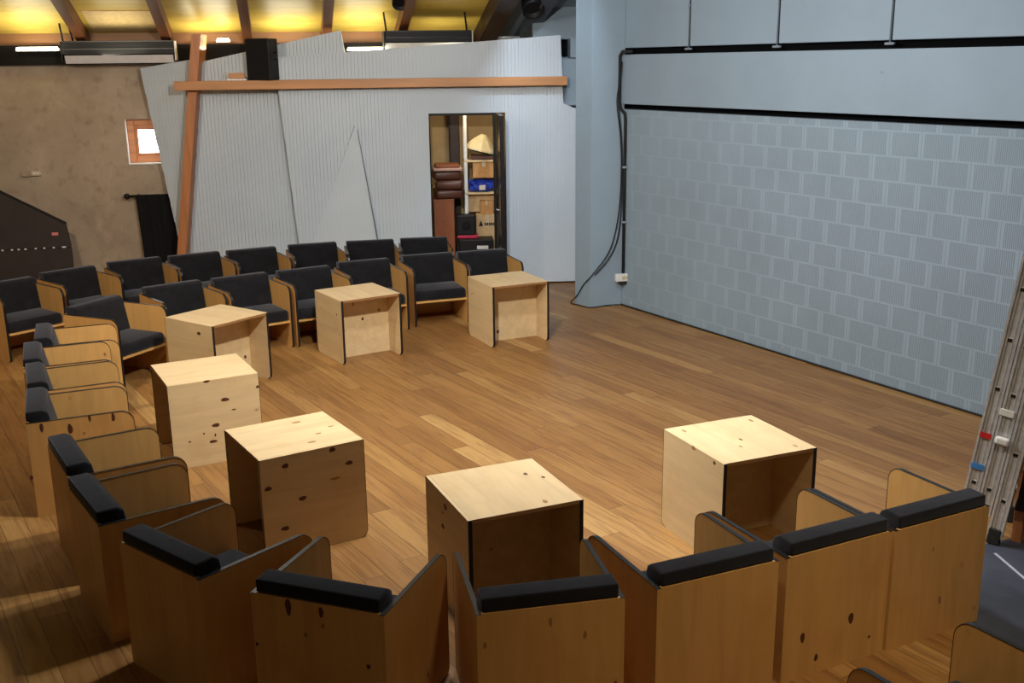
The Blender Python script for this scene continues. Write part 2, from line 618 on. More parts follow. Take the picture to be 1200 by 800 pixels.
CHAIRS = [  # x, y, heading, label, group
    (-.572, 3.389, -.345, 'armchair seen from behind with two dark knots at the top of its back', 'near'),
    (.068, 3.363, .203, 'armchair seen from behind, centred in front of the dark open table', 'near'),
    (.606, 3.552, .408, 'leftmost armchair of the straight run of three at the right front', 'near'),
    (1.084, 3.771, .450, 'middle armchair of the right front run, three knots low on its back', 'near'),
    (1.543, 3.986, .457, 'armchair at the end of the front run, right beside the ladder foot', 'near'),
    (-1.125, 3.679, -.686, 'armchair at the front left corner, left of the one with two dark knots', 'near'),
    (-1.544, 4.128, -.959, 'left aisle armchair nearest the front, its right arm against the corner armchair', 'left'),
    (-1.846, 4.622, -1.006, 'left aisle armchair second from the front, before the arm with teardrop knots', 'left'),
    (-2.301, 5.342, -1.162, 'left aisle armchair with a row of teardrop knots along its outer arm', 'left'),
    (-2.527, 5.857, -1.132, 'left aisle armchair with a grey cushion, just beyond the knotty arm', 'left'),
    (-2.757, 6.338, -1.160, 'left aisle armchair with a grey cushion, second from the far end', 'left'),
    (-2.899, 6.829, -1.190, 'farthest left aisle armchair, grey cushion, arm touching the second row', 'left'),
    (-2.899, 7.551, -1.999, 'second row armchair at the left corner, behind the side aisle chairs', 'second'),
    (-2.568, 8.090, -2.450, 'second row armchair half hidden behind the dark orange corner table', 'second'),
    (-2.121, 8.390, -2.530, 'second row armchair just right of the corner table, seat in view', 'second'),
    (-1.659, 8.665, -2.588, 'second row armchair left of the pale table, partly covered by it', 'second'),
    (-1.217, 8.998, -2.702, 'second row armchair straight behind the pale table', 'second'),
    (-.694, 9.268, -2.790, 'second row armchair fully in view between two pale tables', 'second'),
    (-.208, 9.423, -2.806, 'rightmost second row armchair, behind the table nearest the pillar', 'second'),
    (-3.961, 8.315, -2.253, 'back row armchair cut off by the left edge of the view', 'back'),
    (-3.651, 8.794, -2.304, 'back row armchair in front of the dark slanted panel', 'back'),
    (-3.263, 9.195, -2.520, 'back row armchair in front of the black hanging cloth', 'back'),
    (-2.813, 9.453, -2.585, 'back row armchair at the foot of the leaning wooden post', 'back'),
    (-2.349, 9.687, -2.626, 'back row armchair just right of the wooden post', 'back'),
    (-1.849, 9.932, -2.787, 'back row armchair in front of the triangular wall facet', 'back'),
    (-1.337, 10.070, -2.925, 'back row armchair left of the storeroom doorway', 'back'),
    (-.832, 10.190, -2.985, 'rightmost back row armchair, in front of the storeroom doorway', 'back'),
    (1.326, 2.675, .539, 'armchair behind the front row, cut off at the bottom right corner', 'near'),
]
GR = {'near': 'plywood armchairs seen from behind at the front', 'left': 'plywood armchairs along the left aisle',
      'second': 'plywood armchairs of the second row', 'back': 'plywood armchairs of the back row'}
proto = make_chair()
for i, (x, y, a, lab, g) in enumerate(CHAIRS):
    o = proto if i == 0 else copy_tree(proto)
    o.location = (x * SC, y * SC, 0)
    o.rotation_euler = (0, 0, a)
    o['label'] = lab
    o['group'] = GR[g]

# ------------------------------------------------------------------ cube tables
TW, TD, TT = .602, .614, .600


def make_table():
    root = thing('plywood_cube_table', '', 'table')
    hy = TD / 2
    for sx in (-1, 1):
        x0 = sx * TW / 2
        x1 = x0 - sx * TH
        bm = bmesh.new()
        out = arc(-hy + .05, .05, .05, -PI, -PI / 2) + arc(hy - .05, .05, .05, -PI / 2, 0) + [(hy, TT), (-hy, TT)]
        add_prism(bm, [Vector((x0, y, z)) for y, z in out], (x1 - x0, 0, 0))
        sp = obj('side_panel', bm, M['ply_table'], root)
        bm = bmesh.new()
        path = [(hy, TT)] + arc(hy - .05, .05, .05, 0, -PI / 2) + arc(-hy + .05, .05, .05, -PI / 2, -PI) + [(-hy, TT)]
        ribbon(bm, path, min(x0, x1) - .0008, max(x0, x1) + .0008)
        e = obj('edge_trim', bm, M['edge_black'], sp)
        e['label'] = 'black edge strip'
    bm = bmesh.new()
    add_box(bm, -TW / 2 + TH + .0005, TW / 2 - TH - .0005, -hy + .001, hy - .001, TT - TH, TT + .0006)
    for f in bm.faces:
        f.normal_update()
        if abs(f.normal.y) > .9:
            f.material_index = 1
    obj('table_top', bm, [M['ply_table'], M['ply_edge']], root)
    bm = bmesh.new()
    add_box(bm, -TW / 2 + TH, TW / 2 - TH, -hy + .245, -hy + .245 + TH, .0, TT - TH)
    obj('modesty_panel', bm, M['ply_table'], root)
    return root


# local frame: x across the two side panels, y along them; the open face with the shallow recess is at -y
TABLES = [  # corner x, y (unit scale), direction of the front edge, which edge is the side panel, label
    (-.15, 8.224, .431, 'LF', 'pale plywood table farthest back on the right, nearest the grey pillar'),
    (-1.284, 7.774, .567, 'LF', 'pale plywood table left of the one by the pillar, recess facing the floor'),
    (-2.054, 7.028, .947, 'LF', 'orange-lit plywood table in the far left corner of the circle'),
    (-1.926, 5.641, .491, 'FR', 'knotty plywood table between the orange-lit corner table and the front left one'),
    (-1.147, 4.473, .558, 'FR', 'front left plywood table, scattered dark knots on its side and top'),
    (-.18, 3.798, .402, 'LF', 'plywood table with a black open side at the front centre'),
    (.927, 4.362, .395, 'LF', 'brightly lit whitish plywood table standing alone at the right'),
]
tproto = make_table()
for i, (x, y, a, dep, lab) in enumerate(TABLES):
    o = tproto if i == 0 else copy_tree(tproto)
    U = Vector((math.cos(a), math.sin(a), 0))
    V = Vector((-math.sin(a), math.cos(a), 0))
    c = Vector((x * SC, y * SC, 0))
    if dep == 'LF':
        c = c + U * TW / 2 + V * TD / 2
        rot = a
        if i >= 5:
            rot = a + PI
    else:
        c = c + U * TD / 2 + V * TW / 2
        rot = a - PI / 2
        rot += PI
        if i in (3, 4):
            rot = a + PI / 2      # shallow recess towards the middle of the room
    o.location = c
    o.rotation_euler = (0, 0, rot)
    o['label'] = lab
    o['group'] = 'plywood cube tables in the circle'

# ------------------------------------------------------------------ knots that single out faces
M['knot'] = plain('wood_knot', srgb(84, 44, 26), .6, var=.4, scale=120)
M['knot_pale'] = plain('pale_wood_knot', srgb(158, 116, 70), .6, var=.2, scale=90)


def knots(root, part, pick, p0, n, grain, items):
    """oval knots let into one face of a part; p0, n, grain are local"""
    bpy.context.view_layer.update()
    mw = root.matrix_world
    cands = [c for c in root.children if c.name.split('.')[0] == part]
    if pick:
        cands = [c for c in cands if sum(v.co.x for v in c.data.vertices) * pick > 0]
    o = cands[0]
    o.data = o.data.copy()
    me = o.data
    n = Vector(n)
    wp, wn = mw @ Vector(p0), mw.to_3x3() @ n
    g = Vector(grain)
    h = n.cross(g)
    bm = bmesh.new()
    bm.from_mesh(me)
    i0 = len(me.materials)
    me.materials.append(M['knot'])
    me.materials.append(M['knot_pale'])
    for it in items:
        x, y, ra, rb = it[:4]
        c = mw.inverted() @ on_plane(x, y, wp, wn)
        pale = len(it) > 4
        ring = []
        for j in range(20):
            q = 2 * PI * j / 20
            wob = 1 + .07 * math.sin(3 * q + x) + .05 * math.sin(2 * q + y)
            ring.append(c + g * (ra * math.cos(q) * wob) + h * (rb * math.sin(q) * wob) + n * .0001)
        for f in add_prism(bm, ring, n * .0004, i0 + (1 if pale else 0)):
            pass
    bmesh.ops.recalc_face_normals(bm, faces=bm.faces)
    bm.to_mesh(me)
    bm.free()


def crop(ox, oy, sc, pts):
    return [(ox + p[0] * sc, oy + p[1] * sc) + tuple(p[2:]) for p in pts]


TB = sorted([o for o in COL.objects if o.name.startswith('plywood_cube_table')], key=lambda o: o.name)
CH = sorted([o for o in COL.objects if o.name.startswith('plywood_armchair')], key=lambda o: o.name)
k_, l_ = .020, .013
XL = ((-TW / 2, 0, 0), (-1, 0, 0), (0, 1, 0))
XR = ((TW / 2, 0, 0), (1, 0, 0), (0, 1, 0))
TOP = ((0, 0, TT + .0006), (0, 0, 1), (0, 1, 0))
MOD = ((0, -TD / 2 + .245, 0), (0, -1, 0), (1, 0, 0))
knots(TB[4], 'side_panel', -1, *XL, crop(255, 470, .225, [(352, 337, k_, l_), (597, 252, k_, l_), (685, 320, .022, l_), (263, 457, k_, l_), (443, 505, .024, l_), (353, 662, .024, l_), (612, 402, .03, .008, 1)]))
knots(TB[4], 'table_top', 0, *TOP, crop(255, 470, .225, [(410, 110, .03, .012, 1), (490, 212, .024, .012, 1), (525, 168, .02, .010, 1), (590, 130, .018, .010, 1), (475, 65, .012, .010, 1)]))
knots(TB[3], 'side_panel', -1, *XL, crop(165, 400, .2, [(385, 234, .022, .009), (493, 340, .028, .013), (440, 490, .026, .014), (425, 585, .026, .011), (684, 265, .012, .010), (545, 398, .016, .005), (437, 548, .006, .012), (370, 540, .007, .006), (287, 588, .009, .006)]))
knots(TB[2], 'side_panel', -1, *XL, crop(185, 340, .15, [(320, 338, .022, .014)]))
knots(TB[2], 'modesty_panel', 0, *MOD, crop(185, 340, .15, [(683, 520, .014, .016)]))
knots(TB[1], 'side_panel', -1, *XL, crop(360, 315, .15, [(230, 357, .010, .010), (252, 515, .008, .008, 1)]))
knots(TB[1], 'modesty_panel', 0, *MOD, crop(360, 315, .15, [(358, 275, .010, .018, 1), (432, 390, .012, .016), (560, 320, .014, .018, 1)]))
knots(TB[0], 'side_panel', -1, *XL, crop(540, 300, .15, [(97, 290, .009, .008)]))
knots(TB[0], 'modesty_panel', 0, *MOD, crop(540, 300, .15, [(290, 590, .014, .018)]))
knots(TB[5], 'side_panel', 1, *XR, crop(490, 525, .21875, [(146, 315, .020, .016), (133, 418, .020, .014), (132, 345, .010, .006)]))
knots(TB[5], 'table_top', 0, *TOP, crop(490, 525, .21875, [(575, 138, .016, .011), (670, 155, .014, .009), (680, 285, .02, .012, 1)]))
knots(TB[6], 'side_panel', 1, *XR, crop(765, 475, .2125, [(340, 317, .012, .011), (225, 235, .02, .012, 1)]))
knots(TB[6], 'table_top', 0, *TOP, crop(765, 475, .2125, [(485, 187, .018, .007), (541, 82, .024, .010, 1), (485, 226, .018, .007, 1), (172, 140, .022, .010, 1), (785, 222, .02, .008, 1)]))
BK = ((0, -CDp / 2, 0), (0, -1, 0), (0, 0, 1))
knots(CH[0], 'back_panel', 0, *BK, crop(280, 610, .2374, [(243, 425, .036, .014), (405, 452, .022, .011), (640, 720, .010, .010), (330, 562, .010, .009, 1), (415, 520, .010, .008, 1), (90, 608, .009, .007)]))
knots(CH[1], 'back_panel', 0, *BK, crop(520, 610, .2374, [(697, 562, .018, .008, 1), (203, 615, .014, .008, 1), (527, 500, .02, .008, 1)]))
knots(CH[3], 'back_panel', 0, *BK, crop(720, 540, .3833, [(723, 480, .026, .016), (575, 540, .026, .012), (616, 600, .018, .010), (778, 537, .008, .007)]))
knots(CH[4], 'back_panel', 0, *BK, crop(720, 540, .3833, [(994, 425, .022, .010, 1), (975, 270, .012, .005, 1)]))
knots(CH[8], 'side_panel', 1, (CW / 2, 0, 0), (1, 0, 0), (0, 0, 1), crop(20, 450, .2125, [(135, 240, .030, .010), (293, 246, .032, .014), (400, 188, .022, .008), (530, 182, .028, .010), (370, 270, .008, .008, 1), (80, 515, .014, .010)]))

# ------------------------------------------------------------------ floor
bm = bmesh.new()
add_box(bm, -11, 8, -3, 17, -.12, 0)
structure(obj('floor', bm, M['floor']))
bm = bmesh.new()
mp = [(2.60, 5.455), (4.35, 6.13), (4.75, 5.6), (4.3, 2.6), (2.35, 2.6), (2.17, 4.55)]
add_prism(bm, [Vector((x, y, .001)) for x, y in mp], (0, 0, .004))
mat = tag(obj('vinyl_floor_mat', bm, M['mat']), 'dark grey vinyl floor covering at the right, below the ladder foot', 'mat')
bm = bmesh.new()
p, q = on_floor(1166, 648, .005), on_floor(1215, 690, .005)
d = (q - p).normalized()
sd = Vector((-d.y, d.x, 0)) * .008
add_prism(bm, [p - sd, q - sd, q + sd, p + sd], (0, 0, .0012))
sm = obj('scuff_line', bm, M['chalk'], mat)
sm['label'] = 'white line'

# ------------------------------------------------------------------ right wall
ROT = WA


def wall_part(name, u0, u1, z0, z1, n0, n1, m, bevel=0):
    """box on the right wall: u along it from the column, n out of its face into the room"""
    bm = bmesh.new()
    if bevel:
        add_rbox(bm, u0, u1, -n1, -n0, z0, z1, bevel, 2)
    else:
        add_box(bm, u0, u1, -n1, -n0, z0, z1)
    return obj(name, bm, m, None, loc=WP, rotz=ROT)


def wpt(u, n, z):
    return WP + WD * u + WN * n + Vector((0, 0, z))


structure(wall_part('wall_right', -.30, 9.5, 0, 2.165, -.25, 0, M['blocks']))
structure(wall_part('trim_1', -.30, 9.5, 2.1655, 2.80, -.25, -.10, M['gap']))            # recess behind the lintel, its shade painted black
structure(wall_part('trim_2', -.30, 9.5, 2.222, 2.735, -.0995, .03, M['grey'], .006))     # lintel
structure(wall_part('trim_3', -.30, 9.5, 2.801, 5.2, -.25, -.10, M['gap']))  # backing of the panel gaps, shade painted black
edges = [-.30, 1.05, 2.262, 3.506, 4.78, 6.1, 7.5]
for i in range(len(edges) - 1):  # upper panels
    structure(wall_part('trim_%d' % (i + 4), edges[i] + .014, edges[i + 1] - .014, 2.802, 5.2, -.0995, .0, M['grey'], .006))
for i, u in enumerate((1.05, 2.262, 3.506)):
    c = thing('wall_conduit', 'thin grey conduit in the %s gap between the upper grey wall panels' % ('left', 'middle', 'right')[i], 'pipe', wpt(u, .004, 2.79), ROT, 'conduits between upper wall panels')
    bm = bmesh.new()
    add_tube(bm, [(0, 0, -.005), (0, 0, 2.2)], .008)
    obj('pipe', bm, M['greypipe'], c)
    bm = bmesh.new()
    add_rbox(bm, -.045, .045, -.015, .012, -.024, -.004, .004)
    obj('end_clip', bm, M['greypipe'], c)
    bm = bmesh.new()
    add_lathe(bm, [(.012, 0), (.016, .005), (.016, .02), (.012, .025)], 12, Matrix.Translation((0, 0, .38)))
    obj('joint_collar', bm, M['greypipe'], c)

# column
cl, cc = Vector((.722, 11.80, 0)), Vector((.886, 11.576, 0))
cr = Vector((1.243, 11.686, 0)) + WD * .01
far = cl + (cr - cc) + Vector((.05, .05, 0))
bm = bmesh.new()
add_prism(bm, [cl, cc, cr, far], (0, 0, 5.0))
bmesh.ops.bevel(bm, geom=[e for e in bm.edges if abs((e.verts[0].co - e.verts[1].co).z) > 2], offset=.008, segments=2, affect='EDGES')
structure(obj('column', bm, M['grey']), 'tall blue-grey concrete pillar between the white partition and the block wall', 'pillar')

# dark skirting line along the wall foot
bm = bmesh.new()
add_tube(bm, [wpt(-.01, .012, .010)] + [wpt(t * .8, .010, .010) for t in range(1, 12)], .009, 6)
tag(obj('floor_cable', bm, M['rubber']), 'thin black cable lying along the foot of the block wall', 'cable')
# pipe on the column corner
sd = (cr - cc).normalized()
cn = Vector((sd.y, -sd.x, 0))
g = thing('wall_pipe', 'black pipe running down the corner between pillar and block wall', 'pipe', wpt(.02, 0, 0))
bm = bmesh.new()
base = Vector(g.location)
pts = [wpt(.22, .075, 2.765), wpt(.06, .075, 2.765), wpt(.015, .075, 2.72), wpt(.015, .075, 2.24), wpt(.03, .065, 2.17), wpt(.055, .03, 2.12), wpt(.055, .022, 2.05), wpt(.055, .022, .37)]
add_tube(bm, [p - base for p in pts], .017, 8)
obj('pipe', bm, M['rubber'], g)
bm = bmesh.new()
for z in (.95, 1.55):
    add_rbox(bm, *(lambda c: (c.x - .028, c.x + .028, c.y - .028, c.y + .028, z - .012, z + .012))(wpt(.055, .022, 0) - base), .004)
obj('pipe_clamp', bm, M['greypipe'], g)
s_ = thing('wall_socket', 'white double power socket low on the pillar corner', 'socket', wpt(.05, .02, .29), math.atan2(sd.y, sd.x))
bm = bmesh.new()
add_rbox(bm, -.10, .055, -.055, .0, 0, .085, .008)
obj('socket_body', bm, M['white'], s_)
for dx in (-.012, .03):
    bm = bmesh.new()
    add_lathe(bm, [(.020, 0), (.020, .003), (.016, .004)], 16, Matrix.Translation((dx, -.0545, .043)) @ Matrix.Rotation(PI / 2, 4, 'X'))
    obj('outlet', bm, M['cream'], s_)
    bm = bmesh.new()
    for ddx in (-.006, .006):
        add_lathe(bm, [(.003, 0), (.003, .001)], 8, Matrix.Translation((dx + ddx, -.0585, .043)) @ Matrix.Rotation(PI / 2, 4, 'X'))
    obj('pin_hole', bm, M['hole'], s_)
bm = bmesh.new()
add_rbox(bm, -.05, .04, -.045, .0, -.035, -.001, .008)
obj('plug_base', bm, M['rubber'], s_)


def sag(a, b, c, n=14):
    return [a * (1 - t) ** 2 + b * 2 * t * (1 - t) + c * t * t for t in [i / n for i in range(n + 1)]]


def smooth_path(pts, n=6):
    out = []
    P = [pts[0]] + list(pts) + [pts[-1]]
    for i in range(1, len(P) - 2):
        p0, p1, p2, p3 = P[i - 1:i + 3]
        for j in range(n):
            t = j / n
            out.append(.5 * ((2 * p1) + (p2 - p0) * t + (2 * p0 - 5 * p1 + 4 * p2 - p3) * t * t + (3 * p1 - p0 - 3 * p2 + p3) * t ** 3))
    out.append(P[-2])
    return out


def colface(x, y, off=.012):
    return on_plane(x, y, cc + cn * off, cn)


for path, lab in (
    ([(727, 70), (725, 100), (723, 122), (727, 160), (728, 200), (726, 240), (721, 272), (712, 298), (694, 322)], 'inner black cable hanging down the pillar side in a loose loop'),
    ([(729, 72), (726, 105), (725, 125), (728.5, 165), (729, 215), (727, 255), (722, 285), (711, 306), (697, 322)], 'outer black cable hanging beside the pillar pipe'),
):
    pts = [colface(x, y, .03 if i > 2 else .05) for i, (x, y) in enumerate(path)]
    if 'inner' in lab:
        fn = (cl - cc).normalized()
        fnn = Vector((-(cc - cl).y, (cc - cl).x, 0)).normalized()
        if fnn.y > 0:
            fnn = -fnn
        for (x, y) in ((684, 333), (677, 345)):
            pts.append(on_plane(x, y, cl + fnn * .015, fnn))
        pts.append(cl + fnn * .05 - (cc - cl).normalized() * .01 + Vector((0, 0, .012)))
        pts.append(cl + fnn * .06 + (cc - cl).normalized() * .12 + Vector((0, 0, .012)))
        pts.append(cc + cn * .03 + fnn * .03 + Vector((0, 0, .010)))
        pts.append(cc + (cr - cc) * .5 + cn * .012 + Vector((0, 0, .010)))
        pts.append(wpt(-.02, .10, .010))
        pts.append(wpt(.02, .035, .010))
    bm = bmesh.new()
    add_tube(bm, smooth_path(pts, 5), .006, 6)
    tag(obj('hanging_cable', bm, M['rubber']), lab, 'cable', 'cables hanging by the pillar')

# ------------------------------------------------------------------ rear wall, window, wall fittings
RD = (FW + RT * ((353 - 600) / F) - UP * ((452 - 400) / F)).normalized()   # direction of the rafters, downhill
E1 = Vector((RD.y, -RD.x, 0)).normalized()                                 # along the rear wall
BN = Vector((E1.y, -E1.x, 0))                                              # rear wall normal, into the room
BP = Vector((-3.9, 13.3, 0))
BROT = math.atan2(E1.y, E1.x)


def back_pt(x, y, off=0.0):
    return on_plane(x, y, BP + BN * off, BN)


def bl(p):
    """rear-wall coordinates: along, out of wall, up"""
    q = Vector(p) - BP
    return q.dot(E1), q.dot(BN), q.z


wu0, _, wz1 = bl(back_pt(146, 140))
wu1 = wu0 + .62
_, _, wz0 = bl(back_pt(149, 192))
bm = bmesh.new()
ZT = 2.70
for (a, b, z0, z1) in ((-6, wu0, 0, ZT), (wu1, 5.2, 0, ZT), (wu0, wu1, 0, wz0), (wu0, wu1, wz1, ZT)):
    add_box(bm, a, b, 0, .38, z0, z1)
structure(obj('wall_back', bm, M['render'], loc=BP, rotz=BROT))
win = structure(thing('window_1', 'small pine-framed window in the rough rear wall, half hidden by the partition', 'window', BP + E1 * (wu0 + wu1) / 2 + Vector((0, 0, wz0)), BROT))
hw, hh = (wu1 - wu0) / 2, wz1 - wz0
bm = bmesh.new()
for (x0, x1, z0, z1) in ((-hw, -hw + .085, 0, hh), (hw - .085, hw, 0, hh), (-hw + .085, hw - .085, 0, .085), (-hw + .085, hw - .085, hh - .075, hh)):
    add_rbox(bm, x0 + .001, x1 - .001, .10, .17, z0 + .001, z1 - .001, .006)
obj('window_frame', bm, M['winwood'], win)
bm = bmesh.new()
for (x0, x1, z0, z1) in ((-hw + .085, -hw + .125, .085, hh - .075), (hw - .125, hw - .085, .085, hh - .075), (-hw + .125, hw - .125, .085, .12), (-hw + .125, hw - .125, hh - .135, hh - .075)):
    add_rbox(bm, x0 + .001, x1 - .001, .115, .155, z0 + .001, z1 - .001, .005)
sash = obj('window_sash', bm, M['winwood'], win)
bm = bmesh.new()
add_box(bm, -hw + .12, hw - .12, .135, .143, .115, hh - .13)
obj('window_pane', bm, M['pane'], win)
bm = bmesh.new()
add_box(bm, -hw, hw, -.012, .10, -.012, .001)
for sx in (-1, 1):
    add_box(bm, sx * hw - .004, sx * hw + .004, -.002, .10, 0, hh)
obj('window_reveal', bm, M['white'], win)

# socket strip on the rear wall
p = back_pt(37, 203)
s_ = thing('wall_switch', 'small cream switch block on the rough rear wall, left of the window', 'switch', p, BROT)
bm = bmesh.new()
add_rbox(bm, -.11, .0, -.04, .0, -.035, .03, .006)
obj('socket_housing', bm, M['render'], s_)
bm = bmesh.new()
add_rbox(bm, .001, .11, -.04, .0, -.028, .026, .006)
obj('switch_plate', bm, M['cream'], s_)
for dx in (.04, .075):
    bm = bmesh.new()
    add_rbox(bm, dx - .012, dx + .012, -.046, -.0405, -.012, .012, .002)
    obj('rocker', bm, M['white'], s_)

# black hanging cloth with its rod
a = back_pt(150, 230, .10)
ca = thing('hanging_cloth', 'black cloth hanging from a rod below the window', 'curtain', a, BROT)
bm = bmesh.new()
add_tube(bm, [(0, 0, 0), (1.0, 0, 0)], .014, 10)
rod = obj('curtain_rod', bm, M['black'], ca)
bm = bmesh.new()
add_lathe(bm, [(.014, 0), (.032, .012), (.036, .035), (.026, .06), (.012, .07)], 14, Matrix.Translation((.02, 0, 0)) @ Matrix.Rotation(-PI / 2, 4, 'Y'))
obj('finial', bm, M['black'], rod)
bm = bmesh.new()
add_box(bm, .10, .13, -.01, .10, -.012, .012)
add_box(bm, .88, .91, -.01, .10, -.012, .012)
obj('rod_bracket', bm, M['black'], ca)
bm = bmesh.new()
N = 44
fr, bk = [], []
for i in range(N + 1):
    x = .09 + .88 * i / N
    y = -.022 - .010 * math.sin(i * .9) - .004 * math.sin(i * 2.3 + 1)
    y2 = -.022 - .020 * math.sin(i * .9 + .3)
    fr.append((bm.verts.new((x, y, .016)), bm.verts.new((x + .04, y2, -.93))))
    bk.append((bm.verts.new((x, y + .006, .016)), bm.verts.new((x + .04, y2 + .006, -.93))))
for i in range(N):
    bm.faces.new((fr[i][0], fr[i + 1][0], fr[i + 1][1], fr[i][1]))
    bm.faces.new((bk[i][0], bk[i][1], bk[i + 1][1], bk[i + 1][0]))
    bm.faces.new((fr[i][0], bk[i][0], bk[i + 1][0], fr[i + 1][0]))
    bm.faces.new((fr[i][1], fr[i + 1][1], bk[i + 1][1], bk[i][1]))
for i in (0, N):
    bm.faces.new((fr[i][0], fr[i][1], bk[i][1], bk[i][0]))
obj('cloth', bm, M['curtain'], ca, True)

# dark slanted panel at the left
off = .55
q = [back_pt(-140, 178, off), back_pt(0, 226, off), back_pt(77, 263, off), back_pt(84, 322, off)]
org = Vector((q[3].x, q[3].y, 0))
pn = thing('slanted_panel', 'dark brown panel with a slanted top edge standing at the far left', 'panel', org, BROT)
loc = lambda p: Vector(((p - org).dot(E1), -(p - org).dot(BN), (p - org).z))
L = [loc(x) for x in q]
x_l = L[0].x
bm = bmesh.new()
split = loc(back_pt(60, 291, off)).z
add_prism(bm, [Vector((x_l, 0, split + .006)), Vector((L[2].x + .03, 0, split + .006)), L[2], L[1], L[0]], (0, .05, 0))
obj('upper_board', bm, M['darkpanel'], pn)
bm = bmesh.new()
add_prism(bm, [Vector((x_l, 0, 0)), Vector((L[3].x + .02, 0, 0)), Vector((L[2].x + .03, 0, split)), Vector((x_l, 0, split))], (0, .05, 0))
obj('lower_board', bm, M['darkpanel'], pn)
bm = bmesh.new()
add_prism(bm, [L[0] + Vector((0, -.006, .002)), L[1] + Vector((0, -.006, .002)), L[2] + Vector((0, -.006, .002)), L[2] + Vector((0, -.006, .022)), L[1] + Vector((0, -.006, .022)), L[0] + Vector((0, -.006, .022))], (0, .062, 0))
obj('top_rail', bm, M['black'], pn)
for px in (3, 14, 22, 30, 42, 52, 63, 75):
    c0 = loc(back_pt(px, 293.5 - px * .055, off))
    bm = bmesh.new()
    w_ = .022 if px == 75 else .012
    add_rbox(bm, c0.x - w_, c0.x + w_, -.006, -.0005, c0.z - .008, c0.z + .008, .002)
    b_ = obj('bolt_head', bm, M['reflector'], pn)
c0 = loc(back_pt(64.5, 274, off))
bm = bmesh.new()
add_rbox(bm, c0.x - .035, c0.x + .035, -.003, -.0005, c0.z - .018, c0.z + .018, .001)
o = obj('sticker', bm, M['pink'], pn)
o['label'] = 'small pink sticker'

# ------------------------------------------------------------------ roof
Z_DARK0, Z_DARK1, Z_CEIL = 2.705, 2.93, 3.06
UPHILL = -RD                                           # up the roof, towards the camera
CN_ = E1.cross(UPHILL).normalized()
if CN_.z > 0:
    CN_ = -CN_                                         # ceiling normal points down into the room
CP = BP + BN * .02 + Vector((0, 0, Z_CEIL))            # foot line of the roof


def roof_pt(x, y, drop=0.0):
    return on_plane(x, y, CP + CN_ * drop, CN_)


def rl(p):
    q = Vector(p) - CP
    return q.dot(E1), q.dot(UPHILL)


def roof_obj(name, bm, m, parent=None):
    o = obj(name, bm, m, parent)
    if parent is None:
        o.matrix_world = Matrix(((E1.x, UPHILL.x, CN_.x, CP.x), (E1.y, UPHILL.y, CN_.y, CP.y), (E1.z, UPHILL.z, CN_.z, CP.z), (0, 0, 0, 1)))
    return o


s_end = rl(roof_pt(585, 20))[0]
bm = bmesh.new()
add_box(bm, -5.5, s_end, -.5, 5.2, -.06, 0)
structure(roof_obj('ceiling', bm, M['ceil']))
bm = bmesh.new()
add_box(bm, s_end + .001, s_end + 5.0, -.5, 5.2, -.06, 0)
structure(roof_obj('trim_11', bm, M['grey']))
RAF = [(-30, 48), (95, 47), (195, 47), (290, 45), (383.5, 35), (473, 33)]
for i, (x, y) in enumerate(RAF):
    s0 = rl(roof_pt(x, y, .16))[0]
    bm = bmesh.new()
    add_box(bm, s0 - .055, s0 + .055, -.02, 5.0, .001, .16)
    o = structure(roof_obj('rafter' if i == 0 else 'rafter.%03d' % i, bm, M['rafter']))
s0 = rl(roof_pt(571, 40, .22))[0]
bm = bmesh.new()
add_box(bm, s0 - .06, s0 + .16, -.02, 5.0, .001, .22)
structure(roof_obj('rafter.010', bm, M['rafter_dark']))
s1 = rl(roof_pt(618, 44, .16))[0]
bm = bmesh.new()
add_box(bm, s1 - .08, s1 + .08, -.5, 5.0, .001, .16)
structure(roof_obj('rafter.011', bm, M['grey_dark']))
# pale board let into the second bay
s0 = rl(roof_pt(105, 20))[0]
s2 = rl(roof_pt(180, 20))[0]
t0, t1 = rl(roof_pt(130, 44))[1], rl(roof_pt(130, 12))[1]
bm = bmesh.new()
add_box(bm, s0 - .05, s2 + .08, max(t0, .1), t1, .001, .012)
structure(roof_obj('trim_12', bm, plain('pale_board', srgb(214, 186, 132), .6)))
# black beam and brown board along the wall head
bm = bmesh.new()
add_box(bm, -6, 3.4, -.10, .30, Z_DARK0, Z_DARK1 - .001)
structure(obj('beam', bm, M['blackmatt'], loc=BP, rotz=BROT))
bm = bmesh.new()
add_box(bm, -6, 3.4, -.03, .30, Z_DARK1, Z_CEIL + .05)
structure(obj('trim_13', bm, M['purlin'], loc=BP, rotz=BROT))

# LED battens on the wall-head beam
for (x0, x1, y, lab) in ((20, 68, 57, 'bright LED batten at the far left, beside the long black unit'), (213, 225, 52, None), (255, 268, 46.5, 'short bright LED batten seen behind the wooden post'), (408, 448, 57, 'bright LED batten left of the black unit on the partition'), (577, 612, 44, 'thin white tube light at the right end by the dark rafter')):
    if lab is None:
        continue
    a, b = back_pt(x0, y, .17), back_pt(x1, y, .17)
    ln = (b - a).dot(E1)
    t = thing('tube_light', lab, 'light', Vector((a.x, a.y, (a.z + b.z) / 2)), BROT, 'tube lights along the rear wall head')
    bm = bmesh.new()
    add_rbox(bm, -.02, ln + .02, -.005, .04, -.03, -.0, .006)
    obj('lamp_housing', bm, M['white'], t)
    bm = bmesh.new()
    add_tube(bm, [(0, -.018, .0), (ln, -.018, .0)], .017, 10)
    obj('lamp_tube', bm, M['white'] if x0 == 577 else M['led'], t)
    bm = bmesh.new()
    add_box(bm, ln * .5 - .02, ln * .5 + .02, .041, .072, -.028, -.002)
    obj('bracket', bm, M['black'], t)


